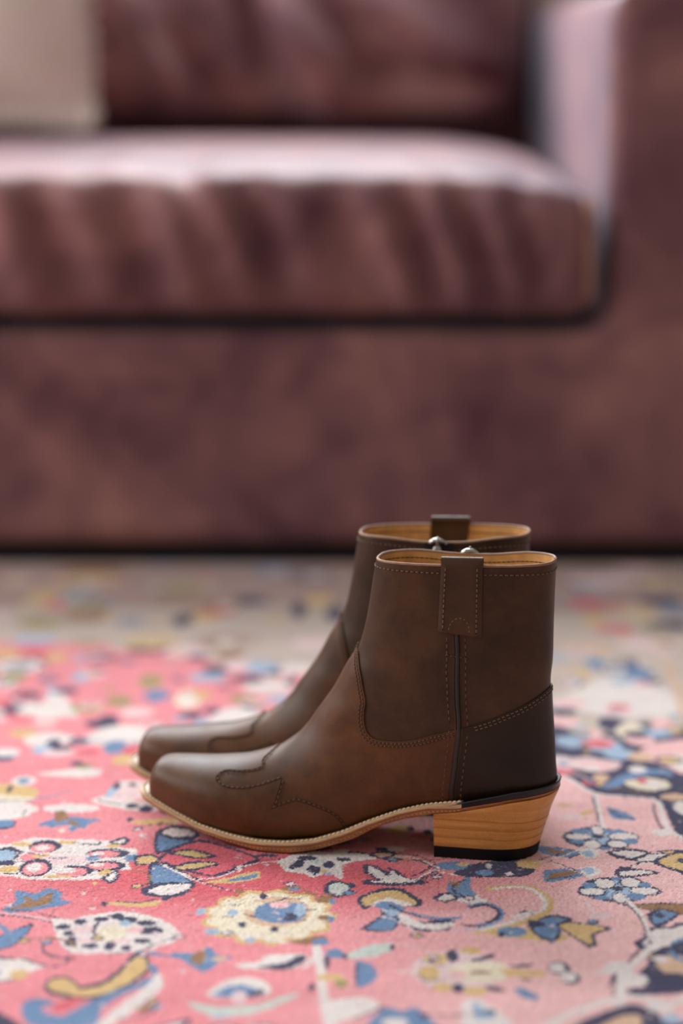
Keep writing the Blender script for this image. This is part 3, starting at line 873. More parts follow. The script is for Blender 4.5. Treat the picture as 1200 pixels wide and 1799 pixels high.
def build_rug():
    def grade(lo, hi, f0, f1, fine, coarse):
        a = [f0]; 
        while a[-1] > lo: a.append(a[-1] - min(coarse, fine + (f0 - a[-1]) * .03))
        b = list(np.arange(f0 + fine, f1, fine)); c = [f1]
        while c[-1] < hi: c.append(c[-1] + min(coarse, fine + (c[-1] - f1) * .03))
        return np.array(a[::-1] + b + c)
    X = grade(-1150, 1150, -260, 260, 1.0, 7); Y = grade(-760, 1380, -330, 200, 1.15, 7)
    nx, ny = len(X), len(Y); C = np.zeros((ny, nx, 3)); GX, GY = np.meshgrid(X, Y)
    # wobble so that outlines step like knots, not like vector art
    WX = GX + RNG.normal(0, .55, GX.shape); WY = GY + RNG.normal(0, .75, GX.shape)
    lc = {k: np.array(lin(*v)[:3]) for k, v in PAL.items()}
    def field(x, y): return .5 + .25 * np.sin(x * .011 + .7 * np.sin(y * .009)) + .25 * np.sin(y * .017 + 1.3 + .6 * np.sin(x * .006))
    f = np.clip((GX + 100) / 250 + .30 * (field(GX, GY) - .5), 0, 1)[..., None]; f = f * f * (3 - 2 * f)
    C[:] = lc['p'] * (1 - f) + lc['q'] * f
    boot_shade = np.clip(1 - np.hypot((GX + 55) / 230, (GY + 60) / 95), 0, 1)[..., None]; boot_shade = np.minimum(1, boot_shade * 1.6); C[:] = C * (1 - .9 * boot_shade) + lc['r'] * np.array([.93, .70, .72]) * .9 * boot_shade  # soft shadow in front of the boots, painted into the field as deeper red
    C[np.abs(GX) > 950] = lc['n']; C[GY > 575] = lc['v']; C[GY > 760] = lc['m']; C[GY < -620] = lc['n']
    def sub(x0, x1, y0, y1, pad=3):
        i0, i1 = np.searchsorted(X, x0 - pad), np.searchsorted(X, x1 + pad); j0, j1 = np.searchsorted(Y, y0 - pad), np.searchsorted(Y, y1 + pad)
        return slice(j0, j1), slice(i0, i1)
    def poly(P, col):
        s = sub(P[:, 0].min(), P[:, 0].max(), P[:, 1].min(), P[:, 1].max()); x, y = WX[s], WY[s]
        if x.size == 0: return
        ins = np.zeros(x.shape, bool); Q = np.roll(P, -1, 0)
        for (ax, ay), (bx, by) in zip(P, Q):
            if ay == by: continue
            ins ^= ((ay > y) != (by > y)) & (x < (bx - ax) * (y - ay) / (by - ay) + ax)
        C[s][ins] = col
    def line(P, w, col):
        s = sub(P[:, 0].min() - w, P[:, 0].max() + w, P[:, 1].min() - w, P[:, 1].max() + w); x, y = WX[s], WY[s]
        if x.size == 0: return
        d = np.full(x.shape, 1e9)
        for a, b in zip(P[:-1], P[1:]):
            e = b - a; t = np.clip(((x - a[0]) * e[0] + (y - a[1]) * e[1]) / max(e @ e, 1e-9), 0, 1)
            d = np.minimum(d, np.hypot(x - a[0] - t * e[0], y - a[1] - t * e[1]))
        C[s][d < w / 2] = col
    def ell(cx, cy, rx, ry, col, lobes=0):
        s = sub(cx - rx, cx + rx, cy - ry, cy + ry); x, y = WX[s], WY[s]
        if x.size == 0: return
        a = np.arctan2((y - cy) / ry, (x - cx) / rx); k = 1 if not lobes else .86 + .14 * np.abs(np.cos(a * lobes / 2))
        C[s][np.hypot((x - cx) / rx, (y - cy) / ry) < k] = col
    # out of the frame: scattered rosettes and leaves go on in the same manner
    def in_frame(x, y):
        d = 1.626 + y / 1000; hw = .125 * d * 1000 + 25
        return abs(x) < hw
    for _ in range(900):
        x, y = RNG.uniform(-1000, 1000), RNG.uniform(-700, 1300)
        if in_frame(x, y) and -330 < y < 590: continue
        k = RNG.integers(0, 4); r = RNG.uniform(14, 34)
        if k == 0:
            ell(x, y, r * 1.2, r * 1.2, lc['n'], 8); ell(x, y, r * 1.05, r * 1.05, lc['w'], 8); ell(x, y, r * .5, r * .5, lc['b']); ell(x, y, r * .2, r * .2, lc['g'])
        elif k == 1:
            for q in range(6):
                a = q * PI / 3; ell(x + r * .7 * math.cos(a), y + r * .7 * math.sin(a), r * .34, r * .34, lc['n']); ell(x + r * .7 * math.cos(a), y + r * .7 * math.sin(a), r * .26, r * .26, lc['cw'[q % 2]])
            ell(x, y, r * .3, r * .3, lc['g'])
        else:
            a = RNG.uniform(0, PI); c, s_ = math.cos(a), math.sin(a); L = r * 1.5; W_ = r * .45
            for g, cc in ((1.15, 'n'), (1, 'bgloew'[RNG.integers(0, 6)])):
                poly(smooth_closed([(x + (px * c - py * s_) * g, y + (px * s_ + py * c) * g) for px, py in ((-L, 0), (-L * .3, W_), (L * .4, W_ * .7), (L, 0), (L * .4, -W_ * .7), (-L * .3, -W_))]), lc[cc])
    for row in RUG_DATA.strip().split('\n'):
        t = row.split(); col = lc[t[1]]
        pts = lambda z: [tuple(map(float, q.split(','))) for q in z]
        if t[0] == 'P': poly(smooth_closed(pts(t[2:])), col)
        elif t[0] == 'L': line(smooth_open(pts(t[3:])), max(float(t[2]), 1.6), col)
        else:
            (cx, cy), (rx, ry) = pts(t[2:4]); ell(cx, cy, rx, ry, col, int(t[4]) if len(t) > 4 else 0)
    # the worn border along the sofa: small muted sprigs
    for _ in range(260):
        x, y = RNG.uniform(-1000, 1000), RNG.uniform(585, 1000); r = RNG.uniform(9, 26); k = 'nrgokbyt'[RNG.integers(0, 8)]
        ell(x, y, r, r * RNG.uniform(.6, 1.4), lc[k] * .7 + lc['v'] * .3, RNG.integers(0, 2) * 6)
        if RNG.random() < .5: ell(x + r * .2, y, r * .45, r * .45, lc['gknw'[RNG.integers(0, 4)]] * .75 + lc['v'] * .25)
    for _ in range(150):                                     # small sprigs and buds between the large motifs
        x, y = RNG.uniform(-420, 420), RNG.uniform(130, 570); r = RNG.uniform(5, 13); k = 'wkbnglrwnk'[RNG.integers(0, 10)]
        ell(x, y, r * 1.15, r, lc['n' if k in 'wbg' else k]); ell(x, y, r * .85, r * .72, lc[k])
        if k in 'wk': ell(x, y, r * .35, r * .35, lc['gbr'[RNG.integers(0, 3)]])
    for _ in range(46):                                      # fine tendrils
        x, y = RNG.uniform(-300, 300), RNG.uniform(-320, 300); a = RNG.uniform(0, 2 * PI); c = RNG.uniform(-.06, .06); P = [(x, y)]
        for _k in range(6): P.append((P[-1][0] + 7 * math.cos(a), P[-1][1] + 7 * math.sin(a))); a += c * 7
        line(smooth_open(P), RNG.uniform(1.6, 2.4), lc['nwokn'[RNG.integers(0, 5)]]); ell(P[-1][0], P[-1][1], 4.2, 4.8, lc['n']); ell(P[-1][0], P[-1][1], 2.8, 3.2, lc['gwbk'[RNG.integers(0, 4)]])
    for _ in range(260):                                     # white knots showing through the worn pile
        x, y = RNG.uniform(-420, 420), RNG.uniform(-330, 420); ell(x, y, RNG.uniform(.8, 2.0), RNG.uniform(.8, 2.2), lc['k'])
    # wool is dyed unevenly from knot to knot
    C *= (1 + RNG.normal(0, .07, (ny, nx, 1)))
    Z = RNG.normal(0, .32, (ny, nx)); Z = np.clip(Z, -.8, .5); Z[GX < X[4]] -= 1; Z[GX > X[-5]] -= 1
    V = np.stack([GX, GY, Z], -1).reshape(-1, 3) / 1000
    n0 = nx * ny; idx = np.arange(n0).reshape(ny, nx)
    quads = np.stack([idx[:-1, :-1], idx[:-1, 1:], idx[1:, 1:], idx[1:, :-1]], -1).reshape(-1, 4)
    rim = np.concatenate([idx[0, :], idx[1:, -1], idx[-1, -2::-1], idx[-2:0:-1, 0]]); low = V[rim].copy(); low[:, 2] = RUGZ
    V = np.concatenate([V, low]); m = len(rim); a = np.arange(m); side = np.stack([rim[(a + 1) % m], rim[a], n0 + a, n0 + (a + 1) % m], -1)
    quads = np.concatenate([quads, side])
    me = bpy.data.meshes.new('persian_rug'); me.vertices.add(len(V)); me.vertices.foreach_set('co', V.ravel().astype(np.float32))
    me.loops.add(quads.size); me.loops.foreach_set('vertex_index', quads.ravel().astype(np.int32))
    me.polygons.add(len(quads)); me.polygons.foreach_set('loop_start', (np.arange(len(quads)) * 4).astype(np.int32))
    me.polygons.foreach_set('use_smooth', np.ones(len(quads), bool)); me.update(); me.validate()
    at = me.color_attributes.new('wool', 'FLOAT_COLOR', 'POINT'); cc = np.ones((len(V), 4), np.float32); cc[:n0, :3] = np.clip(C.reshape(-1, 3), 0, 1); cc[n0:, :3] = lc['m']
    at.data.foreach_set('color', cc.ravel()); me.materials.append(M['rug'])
    o = bpy.data.objects.new('persian_rug', me); COL.objects.link(o)
    o['label'] = 'worn pink Persian rug with floral scrolls spread in front of the plum sofa'; o['category'] = 'rug'
# ================================================================ the sofa and its cushions
SOFA = (0, .957, 0); SOFA_RZ = math.radians(-.5)
def folds(P, N, creases, amp_top=0):
    """creases: list of (anchor point, direction, width, amplitude, half length) ridges pressed out along the normal"""
    d = np.zeros(len(P))
    for a, t, w, am, hl in creases:
        a = np.array(a); t = np.array(t, float); t /= np.linalg.norm(t); r = P - a; al = r @ t
        perp = np.linalg.norm(r - al[:, None] * t, axis=1); d += am * np.exp(-(perp / w) ** 2) * np.exp(-np.abs(al / hl) ** 3)
    return d
def build_sofa():
    s = empty('sofa', SOFA, SOFA_RZ, 'wide plum brown nubuck leather sofa with square arm behind the boots', 'sofa')
    def slab(P, N):
        d = .004 * np.sin(P[:, 0] * 9 + 2 * np.sin(P[:, 2] * 11)) * np.sin(P[:, 2] * 13 + P[:, 0] * 3); return P + N * d[:, None]
    # base and arms are upholstered in one piece: boxes fused and rounded over
    f = mesh_obj('upholstered_frame', *join([box_geo(-1.9, .40, 0, 1.1, .018, .258), box_geo(.282, .50, 0, 1.31, .018, .617), box_geo(-1.97, -1.755, 0, 1.31, .018, .617)]), M['sofa'], s)
    for nm, tp in (('fuse', 'REMESH'), ('round', 'SMOOTH')):
        md = f.modifiers.new(nm, tp)
        if tp == 'REMESH': md.mode = 'VOXEL'; md.voxel_size = .014; md.use_smooth_shade = True
        else: md.factor = .6; md.iterations = 7
    soft_box('back_frame', (-1.76, .290, 1.17, 1.33, .018, .82), .04, M['sofa'], s, .06, slab)
    box('gap_shade_board', (-1.94, .47, .012, 1.22, .0006, .030), M['rubber'], s)  # black board added to darken the shaded gap under the sofa
    def seat(P, N):
        x0, x1 = -1.735, .274; u = (P[:, 0] - x0) / (x1 - x0) * 2 - 1; v = (P[:, 1] + .015) / .945 * 2 - 1
        top = np.clip(N[:, 2], 0, 1); crown = (1 - np.abs(u) ** 14) * (1 - np.abs(v) ** 4)
        P0 = P; P = P.copy(); edge = np.clip((P[:, 0] - (x1 - .20)) / .20, 0, 1); P[:, 2] += (.016 * crown - .022 * edge ** 2.2) * np.clip((P[:, 2] - .27) / .13, 0, 1)
        r = np.random.default_rng(11); cr = []
        # slack creases running down the front, leaning to the right
        for x, z, am, w, h in ((-.345,.35,.022,.020,.09),(-.30,.34,-.020,.016,.08),(-.265,.36,.018,.018,.07),(-.215,.35,-.022,.018,.08),(-.17,.34,.020,.018,.08),(-.115,.36,.026,.020,.09),(-.085,.35,-.026,.017,.09),(-.04,.35,.016,.02,.07),
                               (.02,.34,-.018,.018,.07),(.055,.33,.018,.017,.07),(.085,.35,-.028,.016,.07),(.115,.34,.022,.016,.07),(.145,.35,-.026,.015,.06),(.175,.34,.018,.016,.06),(.20,.34,-.018,.014,.06),(-.42,.35,-.02,.02,.08),(-.48,.34,.02,.02,.08),(-.55,.35,-.022,.02,.08),(-.62,.35,.02,.02,.08)):
            cr.append(((x, -.015, z), (r.uniform(.25, .5), 0, -1), w, am * .68, h))
        for k in range(24):
            x = r.uniform(-.7, .2); cr.append(((x, r.uniform(0, .12), .41), (r.uniform(-.3, .3), 1, .02), r.uniform(.012, .024), r.uniform(-.009, .009), r.uniform(.05, .14)))
        d = folds(P0, N, cr); return P + N * d[:, None]
    b = soft_box('seat_cushion', (-1.735, .274, -.015, .93, .273, .420), .032, M['sofa'], None, .009, seat)
    b.location = SOFA; b.rotation_euler = (0, 0, SOFA_RZ)
    zz = np.linspace(.292, .398, 12); q_ = .032 * .293
    mesh_obj('corner_piping', *sweep_tube([(.274 - q_ - .0015, -.015 + q_ + .0015, z) for z in zz], .0055, 10), M['wear'], b)
    b['label'] = 'long plum leather seat cushion with a creased front lying on the sofa base'; b['category'] = 'cushion'
    def back(P, N):
        x0, x1 = -1.70, .262; u = (P[:, 0] - x0) / (x1 - x0) * 2 - 1; v = (P[:, 2] - .43) / .45 * 2 - 1
        P0 = P; P = P.copy(); fr = np.clip(-N[:, 1], 0, 1); P[:, 1] += (P[:, 2] - .45) * .42 - .045 * (1 - np.abs(u) ** 10) * (1 - v * v) * fr
        cr = [((-.27, .82, .56), (.55, 0, -1), .030, .030, .13), ((-.20, .82, .50), (.75, 0, -1), .020, -.022, .12), ((-.13, .82, .58), (.35, 0, -1), .022, -.030, .12),
              ((-.05, .82, .54), (.6, 0, -1), .032, .026, .12), ((.03, .82, .55), (.9, 0, -1), .022, -.020, .10), ((.10, .82, .58), (1.4, 0, -1), .03, .018, .12),
              ((-.33, .82, .6), (.5, 0, -1), .02, -.02, .12), ((.16, .82, .50), (1, 0, -.12), .022, -.018, .18), ((.0, .82, .455), (1, 0, .02), .022, .02, .3)]
        d = folds(P0, N, cr) * 2.0 * np.clip(-N[:, 1] * 2, 0, 1); return P + N * d[:, None]
    b = soft_box('back_cushion', (-1.70, .255, .82, 1.0, .448, .86), .085, M['sofa'], None, .012, back)
    b.location = SOFA; b.rotation_euler = (0, 0, SOFA_RZ)
    b['label'] = 'slouchy plum leather back cushion with slanting folds, standing on the seat'; b['category'] = 'cushion'
def build_pillow():
    n = 34; V = []; Fc = []
    def pt(u, v, s):
        bul = (1 - abs(u) ** 3.0) * (1 - abs(v) ** 3.0); pin = 1 - .05 * (1 - u * u) * abs(v) ** 2 
        return (u * .235 * (1 - .04 * (1 - v * v)), s * (.006 + .075 * max(bul, 0) ** .75), .235 * v * (1 - .04 * (1 - u * u)))
    for s in (-1, 1):
        b = len(V)
        for i in range(n + 1):
            for j in range(n + 1): V.append(pt(2 * i / n - 1, 2 * j / n - 1, s))
        for i in range(n):
            for j in range(n):
                q = [b + i * (n + 1) + j, b + (i + 1) * (n + 1) + j, b + (i + 1) * (n + 1) + j + 1, b + i * (n + 1) + j + 1]; Fc.append(q if s < 0 else q[::-1])
    per = [(i, 0) for i in range(n)] + [(n, j) for j in range(n)] + [(n - i, n) for i in range(n)] + [(0, n - j) for j in range(n)]
    m = (n + 1) ** 2
    for a, c in zip(per, per[1:] + per[:1]):
        i, j = a[0] * (n + 1) + a[1], c[0] * (n + 1) + c[1]; Fc.append((i, j, m + j, m + i))
    p = empty('throw_pillow', (-.566, 1.66, .680), 0, 'oatmeal woven throw pillow with a knobbly edge leaning at the left end of the seat', 'pillow')
    p.rotation_euler = (-.26, 0, math.radians(2))
    mesh_obj('pillow_cover', V, Fc, M['weave'], p)
    # knobbly selvedge: short tufts all round
    parts = []
    for k in range(150):
        t = k / 150 * 4; side = int(t); f = (t - side) * 2 - 1
        u, v = [(f, -1), (1, f), (-f, 1), (-1, -f)][side]; x, y, z = pt(u, v, 0); nx, nz = [(0, -1), (1, 0), (0, 1), (-1, 0)][side]; L = random.uniform(.005, .012)
        parts.append(sweep_tube([(x - nx * .004, y, z - nz * .004), (x + nx * L * .5, y + random.uniform(-.003, .003), z + nz * L * .5), (x + nx * L, y + random.uniform(-.004, .004), z + nz * L)], [.005, .0062, .003], 6))
    o = mesh_obj('knotted_edge', *join(parts), M['weave'], p); o['kind'] = 'stuff'
# ================================================================ the boots (built in mm in boot space, then scaled)
SHAFT_LINE = [(.163,0),(.1726,.162),(.1818,.355),(.2135,.602),(.2344,.733),(.2552,.84),(.2777,.881),(.3103,.948),(.3328,1.011),(.3436,1.101),(.3369,1.205),(.3211,1.344),(.3003,1.479),(.2694,1.64),(.2519,1.789),(.2352,1.982),(.216,2.238),(.1952,2.598),(.1843,2.903),(.1818,PI)]
CAP_LINE = [(.516,0),(.5221,.045),(.5379,.211),(.5638,.427),(.5746,.625),(.5947,.652),(.6214,.607),(.643,.557),(.6622,.643),(.6739,.787),(.6731,.935),(.6614,1.043),(.6389,1.097),(.6155,1.092),(.5905,1.079),(.5688,1.07),(.5972,1.317),(.6247,1.573),(.6088,1.569),(.5888,1.573),(.5838,1.636),(.5813,1.811),(.5847,2.04),(.593,2.391),(.606,PI)]
SIDE_SEAM = [(0.0, 1.564), (0.0634, 1.573), (0.1084, 1.596), (0.166, 1.636), (0.2152, 1.676), (0.2419, 1.708), (0.2577, 1.721), (0.2811, 1.733), (0.3086, 1.735), (0.3303, 1.722), (0.3553, 1.725), (0.3795, 1.748), (0.4062, 1.806), (0.4287, 1.906), (0.4454, 2.018), (0.4595, 2.162), (0.4721, 2.337), (0.4862, 2.665), (0.495, 3.1415927)]
STRAP_U = (78.2, 49.6, 79.6, 49.6)   # strap edges in u: front/rear at the rim, front/rear at its foot
SX, TY = 420., 46.          # rough mm per unit of s and th
def resamp(P, step, corner=False):
    P = np.array(P, float); Q = P * [SX, TY]
    if not corner:
        x = np.linspace(0, len(P) - 1, (len(P) - 1) * 8 + 1); Pd = _cr(P, x); Pd[0] = P[0]; Pd[-1] = P[-1]; P = Pd; Q = P * [SX, TY]
    L = np.concatenate([[0], np.cumsum(np.linalg.norm(np.diff(Q, axis=0), axis=1))]); n = max(2, int(L[-1] / step)); t = np.linspace(0, L[-1], n + 1)
    return np.stack([np.interp(t, L, P[:, k]) for k in (0, 1)], 1)
def inside(P, pts):
    x, y = pts[:, 0], pts[:, 1]; r = np.zeros(len(pts), bool); Q = np.roll(P, -1, 0)
    for (ax, ay), (bx, by) in zip(P, Q):
        if ay == by: continue
        r ^= ((ay > y) != (by > y)) & (x < (bx - ax) * (y - ay) / (by - ay) + ax)
    return r
def walk3d(st, off, pitch, closed=False):
    """points every `pitch` mm along an (s, th) path laid on the upper -> positions, tangents, normals"""
    st = np.array(st, float); d = np.linspace(0, len(st) - 1, (len(st) - 1) * 6 + 1); i = np.minimum(d.astype(int), len(st) - 2); f = (d - i)[:, None]; S = st[i] * (1 - f) + st[i + 1] * f
    P = on_upper(S[:, 0], S[:, 1], off); L = np.concatenate([[0], np.cumsum(np.linalg.norm(np.diff(P, axis=0), axis=1))])
    n = max(1, int(L[-1] / pitch)); t = (np.arange(n) + .5) * L[-1] / n
    pos = np.stack([np.interp(t, L, P[:, k]) for k in range(3)], 1); a = np.stack([np.interp(t + .4, L, P[:, k]) for k in range(3)], 1); b = np.stack([np.interp(t - .4, L, P[:, k]) for k in range(3)], 1)
    T = a - b; T /= np.maximum(np.linalg.norm(T, axis=1, keepdims=True), 1e-9)
    ss = np.interp(t, L, S[:, 0]); tt = np.interp(t, L, S[:, 1]); return pos, T, upper_n(ss, tt)
def stitch_geo(pos, T, N, length, r, hole_gap):
    st, ho = [], []
    for p, t, n in zip(pos, T, N):
        h = length / 2; st.append(sweep_tube([p - t * h - n * r * .8, p - t * h * .7 + n * r * .2, p + n * r * .5, p + t * h * .7 + n * r * .2, p + t * h - n * r * .8], [r * .5, r, r, r, r * .5], 6))
        q = p + t * (h + hole_gap); b = np.cross(n, t)
        V = [q + n * .16] + [q + n * .09 + (t * math.cos(a) + b * math.sin(a)) * r * 1.05 for a in np.arange(6) * PI / 3]; ho.append((V, [(0, k + 1, (k + 1) % 6 + 1) for k in range(6)]))
    return st, ho
def offset_path(st, d):
    """shift an (s, th) path sideways by d mm in the unrolled plane"""
    Q = np.array(st, float); P = on_upper(Q[:, 0], Q[:, 1], 0); e = 1e-3
    # metric of the surface at each point
    a = (on_upper(Q[:, 0] + e, Q[:, 1], 0) - P) / e; b = (on_upper(Q[:, 0], Q[:, 1] + e, 0) - P) / e
    T = np.gradient(P, axis=0); T /= np.maximum(np.linalg.norm(T, axis=1, keepdims=True), 1e-9)
    k = np.ones(5) / 5
    if len(T) > 8:
        Tp = np.pad(T, ((2, 2), (0, 0)), 'edge'); T = np.stack([np.convolve(Tp[:, c], k, 'valid') for c in range(3)], 1)
    D = np.cross(upper_n(Q[:, 0], Q[:, 1]), T) * d; out = []
    for q, da, db, dd in zip(Q, a, b, D):
        G = np.array([[da @ da, da @ db], [da @ db, db @ db]]); r = np.linalg.solve(G + np.eye(2) * 1e-6, [da @ dd, db @ dd]); out.append(q + r)
    return np.array(out)
# sole outline and profiles, against u in mm
def tab(T): T = np.array(sorted(T), float); return lambda u: np.interp(u, T[:, 0], T[:, 1])
def tabs(T):
    T = np.array(sorted(T), float); g = np.linspace(T[0, 0], T[-1, 0], 600); y = np.interp(g, T[:, 0], T[:, 1])
    w = 17; yp = np.pad(y, (w // 2, w // 2), 'reflect', reflect_type='odd'); y = np.convolve(np.convolve(yp, np.ones(w) / w, 'valid'), [1], 'same'); return lambda u: np.interp(u, g, y)
welt_top = tabs([(60,42.3),(66,41.5),(86,38.5),(106,33),(127,24.5),(145,16.4),(165,10.2),(186,7.9),(206,7.3),(227,8.8),(251,12.2),(272,18.4),(290,24.6),(304,29.8)])
sole_top = tabs([(-4,50),(0,49.4),(27,46.2),(67,36.9),(86,35.9),(106,30.6),(127,22.1),(145,14),(165,7.8),(186,5.5),(206,4.9),(227,6.4),(251,9.8),(272,16),(290,22.2),(304,27.4)])
sole_bot = tabs([(-4,47.6),(0,47),(27,43.8),(67,34.2),(80,32.6),(106,26.6),(122,20.4),(138,11.4),(161,4.2),(182,.6),(206,.8),(227,3.6),(251,8),(272,13.8),(290,19.6),(304,24.7)])
OUT = [(-2.2,0),(-1.6,7),(1,14),(6,20),(14,26),(24,30),(36,32),(55,32.4),(80,32.2),(106,33.2),(127,35.2),(145,38.6),(165,42.8),(186,45.2),(206,44.6),(227,41),(250,34.6),(270,27.6),(287,20.8),(296,16.0),(300.4,10.5),(302.4,4),(302.7,0)]
INN = [(-2.2,0),(-1.6,7),(1,14),(6,20),(14,26),(24,30),(36,32),(55,32),(80,30.5),(106,28.6),(127,28.6),(145,29.8),(165,33.2),(186,36.6),(206,38.0),(227,37.2),(250,34),(270,29),(287,23.2),(296,18.6),(300.4,13),(302.4,6),(302.7,0)]
cshift = tab([(-5,0),(200,-1.5),(245,-2.8),(300,-3.5)])
def outline(n=220):
    o = _cr(np.array(OUT, float), np.linspace(0, len(OUT) - 1, n)); i = _cr(np.array(INN, float), np.linspace(0, len(INN) - 1, n)); return o, i
def half(u, side):
    T = OUT if side > 0 else INN; return np.interp(u, [p[0] for p in T], [p[1] for p in T])
def build_boot(name, loc, rz, label, mirror=False):
    root = empty(name, loc, rz, label, 'boot', 'pair of brown western ankle boots')
    SCALE = .001; K = np.array([-1, -1, 1.0])        # u runs to -x, v (outside) to -y
    def put(n, V, Fc, mat, parent=root, stuff=False, **kw):
        o = mesh_obj(n, np.asarray(V, float) * K, Fc, mat, parent, scale=SCALE, **kw)
        if stuff: o['kind'] = 'stuff'
        return o
    # ---- the leather panels, cut from one unrolled sheet
    L1 = resamp(SHAFT_LINE, 1.6); L2 = np.concatenate([resamp(CAP_LINE[:16], 1.4), resamp(CAP_LINE[15:18], 1.4, True)[1:], resamp(CAP_LINE[17:], 1.4)[1:]]); L3 = resamp(SIDE_SEAM, 1.6)
    i1 = np.argmin(np.linalg.norm((L3[:, None] - L1[None]) * [SX, TY], axis=2).min(1)); j1 = np.argmin(np.linalg.norm((L1 - L3[i1]) * [SX, TY], axis=1)); L3c = L3[i1:].copy(); L3c[0] = L1[j1]
    pts = []; edges = []
    def add_line(L):
        b = len(pts); pts.extend([(p[0] * SX, p[1] * TY) for p in L]); edges.extend([(b + k, b + k + 1) for k in range(len(L) - 1)])
    for sg in (1, -1):
        for L in (L1, L2, L3c): add_line(L * [1, sg])
    frame = [(s, PI * 1.0) for s in np.linspace(0, 1, 190)]
    nb = len(pts); border = [(s, -PI) for s in np.linspace(0, 1, 190)] + [(1, t) for t in np.linspace(-PI, PI, 100)[1:]] + [(s, PI) for s in np.linspace(1, 0, 190)[1:]] + [(0, t) for t in np.linspace(PI, -PI, 130)[1:-1]]
    pts.extend([(s * SX, t * TY) for s, t in border]); edges.extend([(nb + k, nb + (k + 1) % len(border)) for k in range(len(border))])
    lines = np.concatenate([np.concatenate([L, L * [1, -1]]) for L in (L1, L2, L3c)]) * [SX, TY]
    gs, gt = np.meshgrid(np.linspace(0, 1, 190)[1:-1], np.linspace(-PI, PI, 130)[1:-1], indexing='ij'); g = np.stack([gs.ravel() * SX, gt.ravel() * TY], 1)
    keep = np.ones(len(g), bool)
    for k in range(0, len(g), 2000):
        keep[k:k + 2000] = (np.abs(g[k:k + 2000, None, :] - lines[None]).max(2).min(1) > 1.0)
    pts.extend(map(tuple, g[keep]))
    vo, eo, fo, *_ = delaunay_2d_cdt([Vector(p) for p in pts], edges, [], 1, 1e-4)
    P2 = np.array([tuple(v) for v in vo]) / [SX, TY]; F2 = np.array([tuple(f) for f in fo if len(f) == 3]); cen = P2[F2].mean(1); cm = np.abs(cen * [1, 1]) ; cm[:, 0] = cen[:, 0]
    capP = np.concatenate([L2, [(1.01, PI + .01), (1.01, -.01), (L2[0][0], -.01)]]); capP[len(L2) - 1, 1] += .01
    shP = np.concatenate([[(-.01, -.01)], [(L1[0][0], -.01)], L1, [(L1[-1][0], PI + .01), (-.01, PI + .01)]])
    e3 = L3c[-1]; coP = np.concatenate([L1[j1:], [(L1[-1][0], PI + .01), (e3[0], PI + .01)], L3c[::-1]])
    is_cap = inside(capP, cm); is_sh = inside(shP, cm) & ~is_cap; is_co = inside(coP, cm) & ~is_cap & ~is_sh; is_va = ~(is_cap | is_sh | is_co)
    def panel(nm, mask, off, mat, rim=1.0):
        F = F2[mask]; used = np.unique(F); mp = -np.ones(len(P2), int); mp[used] = np.arange(len(used)); F = mp[F]; q = P2[used]
        a, b, c = (q[F[:, k]] * [SX, TY] for k in range(3)); ar = np.abs(np.cross(b - a, c - a)); F = F[ar > 1e-3]
        V = on_upper(q[:, 0], q[:, 1], off); n0 = len(V); E = {}
        for f in F:
            for x, y in ((f[0], f[1]), (f[1], f[2]), (f[2], f[0])):
                if (y, x) in E: del E[(y, x)]
                else: E[(x, y)] = 1
        lowN = on_upper(q[:, 0], q[:, 1], off - rim); faces = [tuple(f) for f in F]; V = list(V); m2 = {}
        for (x, y) in E:
            if all(abs(abs(q[k][1]) - PI) < 1e-4 for k in (x, y)) or all(q[k][0] > .999 for k in (x, y)): continue
            for k in (x, y):
                if k not in m2: m2[k] = len(V); V.append(lowN[k])
            faces.append((y, x, m2[x], m2[y]))
        return put(nm, V, faces, mat, angle=.9, merge=1e-6)
    panel('shaft', is_sh, 0, M['boot'], 2.2); panel('vamp', is_va, 1.15, M['vamp'], 1.6); panel('heel_counter', is_co, 1.0, M['counter'], 1.6); panel('toe_cap', is_cap, 1.9, M['vamp'], 1.7)
    # ---- lining, a skin 2 mm inside, and the raw rim between
    ns, nt = 44, 90; S = np.linspace(0, .33, ns); T = np.linspace(-PI, PI, nt + 1)[:-1]; sg, tg = np.meshgrid(S, T, indexing='ij'); V = on_upper(sg.ravel(), tg.ravel(), -2.1)
    Fc = [(i * nt + j, (i + 1) * nt + j, (i + 1) * nt + (j + 1) % nt, i * nt + (j + 1) % nt) for i in range(ns - 1) for j in range(nt)]
    put('lining', V, Fc, M['lining'])
    sg, tg = np.meshgrid(np.linspace(.33, .60, 24), T, indexing='ij'); V = on_upper(sg.ravel(), tg.ravel(), -2.1); V[:, 2] = np.maximum(V[:, 2], np.interp(V[:, 0], [0, 60, 122, 180, 290], [53, 42, 27, 9, 26]))
    put('insole', V, [(i * nt + j, (i + 1) * nt + j, (i + 1) * nt + (j + 1) % nt, i * nt + (j + 1) % nt) for i in range(23) for j in range(nt)], M['lining'])
    V = []; prof = [(.12, -.6), (.1, .25), (-.4, .75), (-1.05, .9), (-1.7, .7), (-2.15, .2), (-2.2, -.6)]
    P0 = upper([0] * nt, T); N0 = upper_n([0] * nt, T)
    for o_, h in prof: V.extend(P0 + N0 * o_ + np.array([0, 0, h]))
    put('collar_rim', V, [(i * nt + j, i * nt + (j + 1) % nt, (i + 1) * nt + (j + 1) % nt, (i + 1) * nt + j) for i in range(len(prof) - 1) for j in range(nt)], M['rim'])
    # ---- stitching
    rows = {}
    def stitch(key, st, off, pitch, ln, r, mats=('thread_dark', 'hole'), both=True):
        A = rows.setdefault((key, mats), ([], []))
        for sg in ((1, -1) if both else (1,)):
            a, b = stitch_geo(*walk3d(np.array(st) * [1, sg], off, pitch), ln, r, (pitch - ln) / 2); A[0].extend(a); A[1].extend(b)
    ring = [(.0165, t) for t in np.linspace(-PI, PI, 120)]
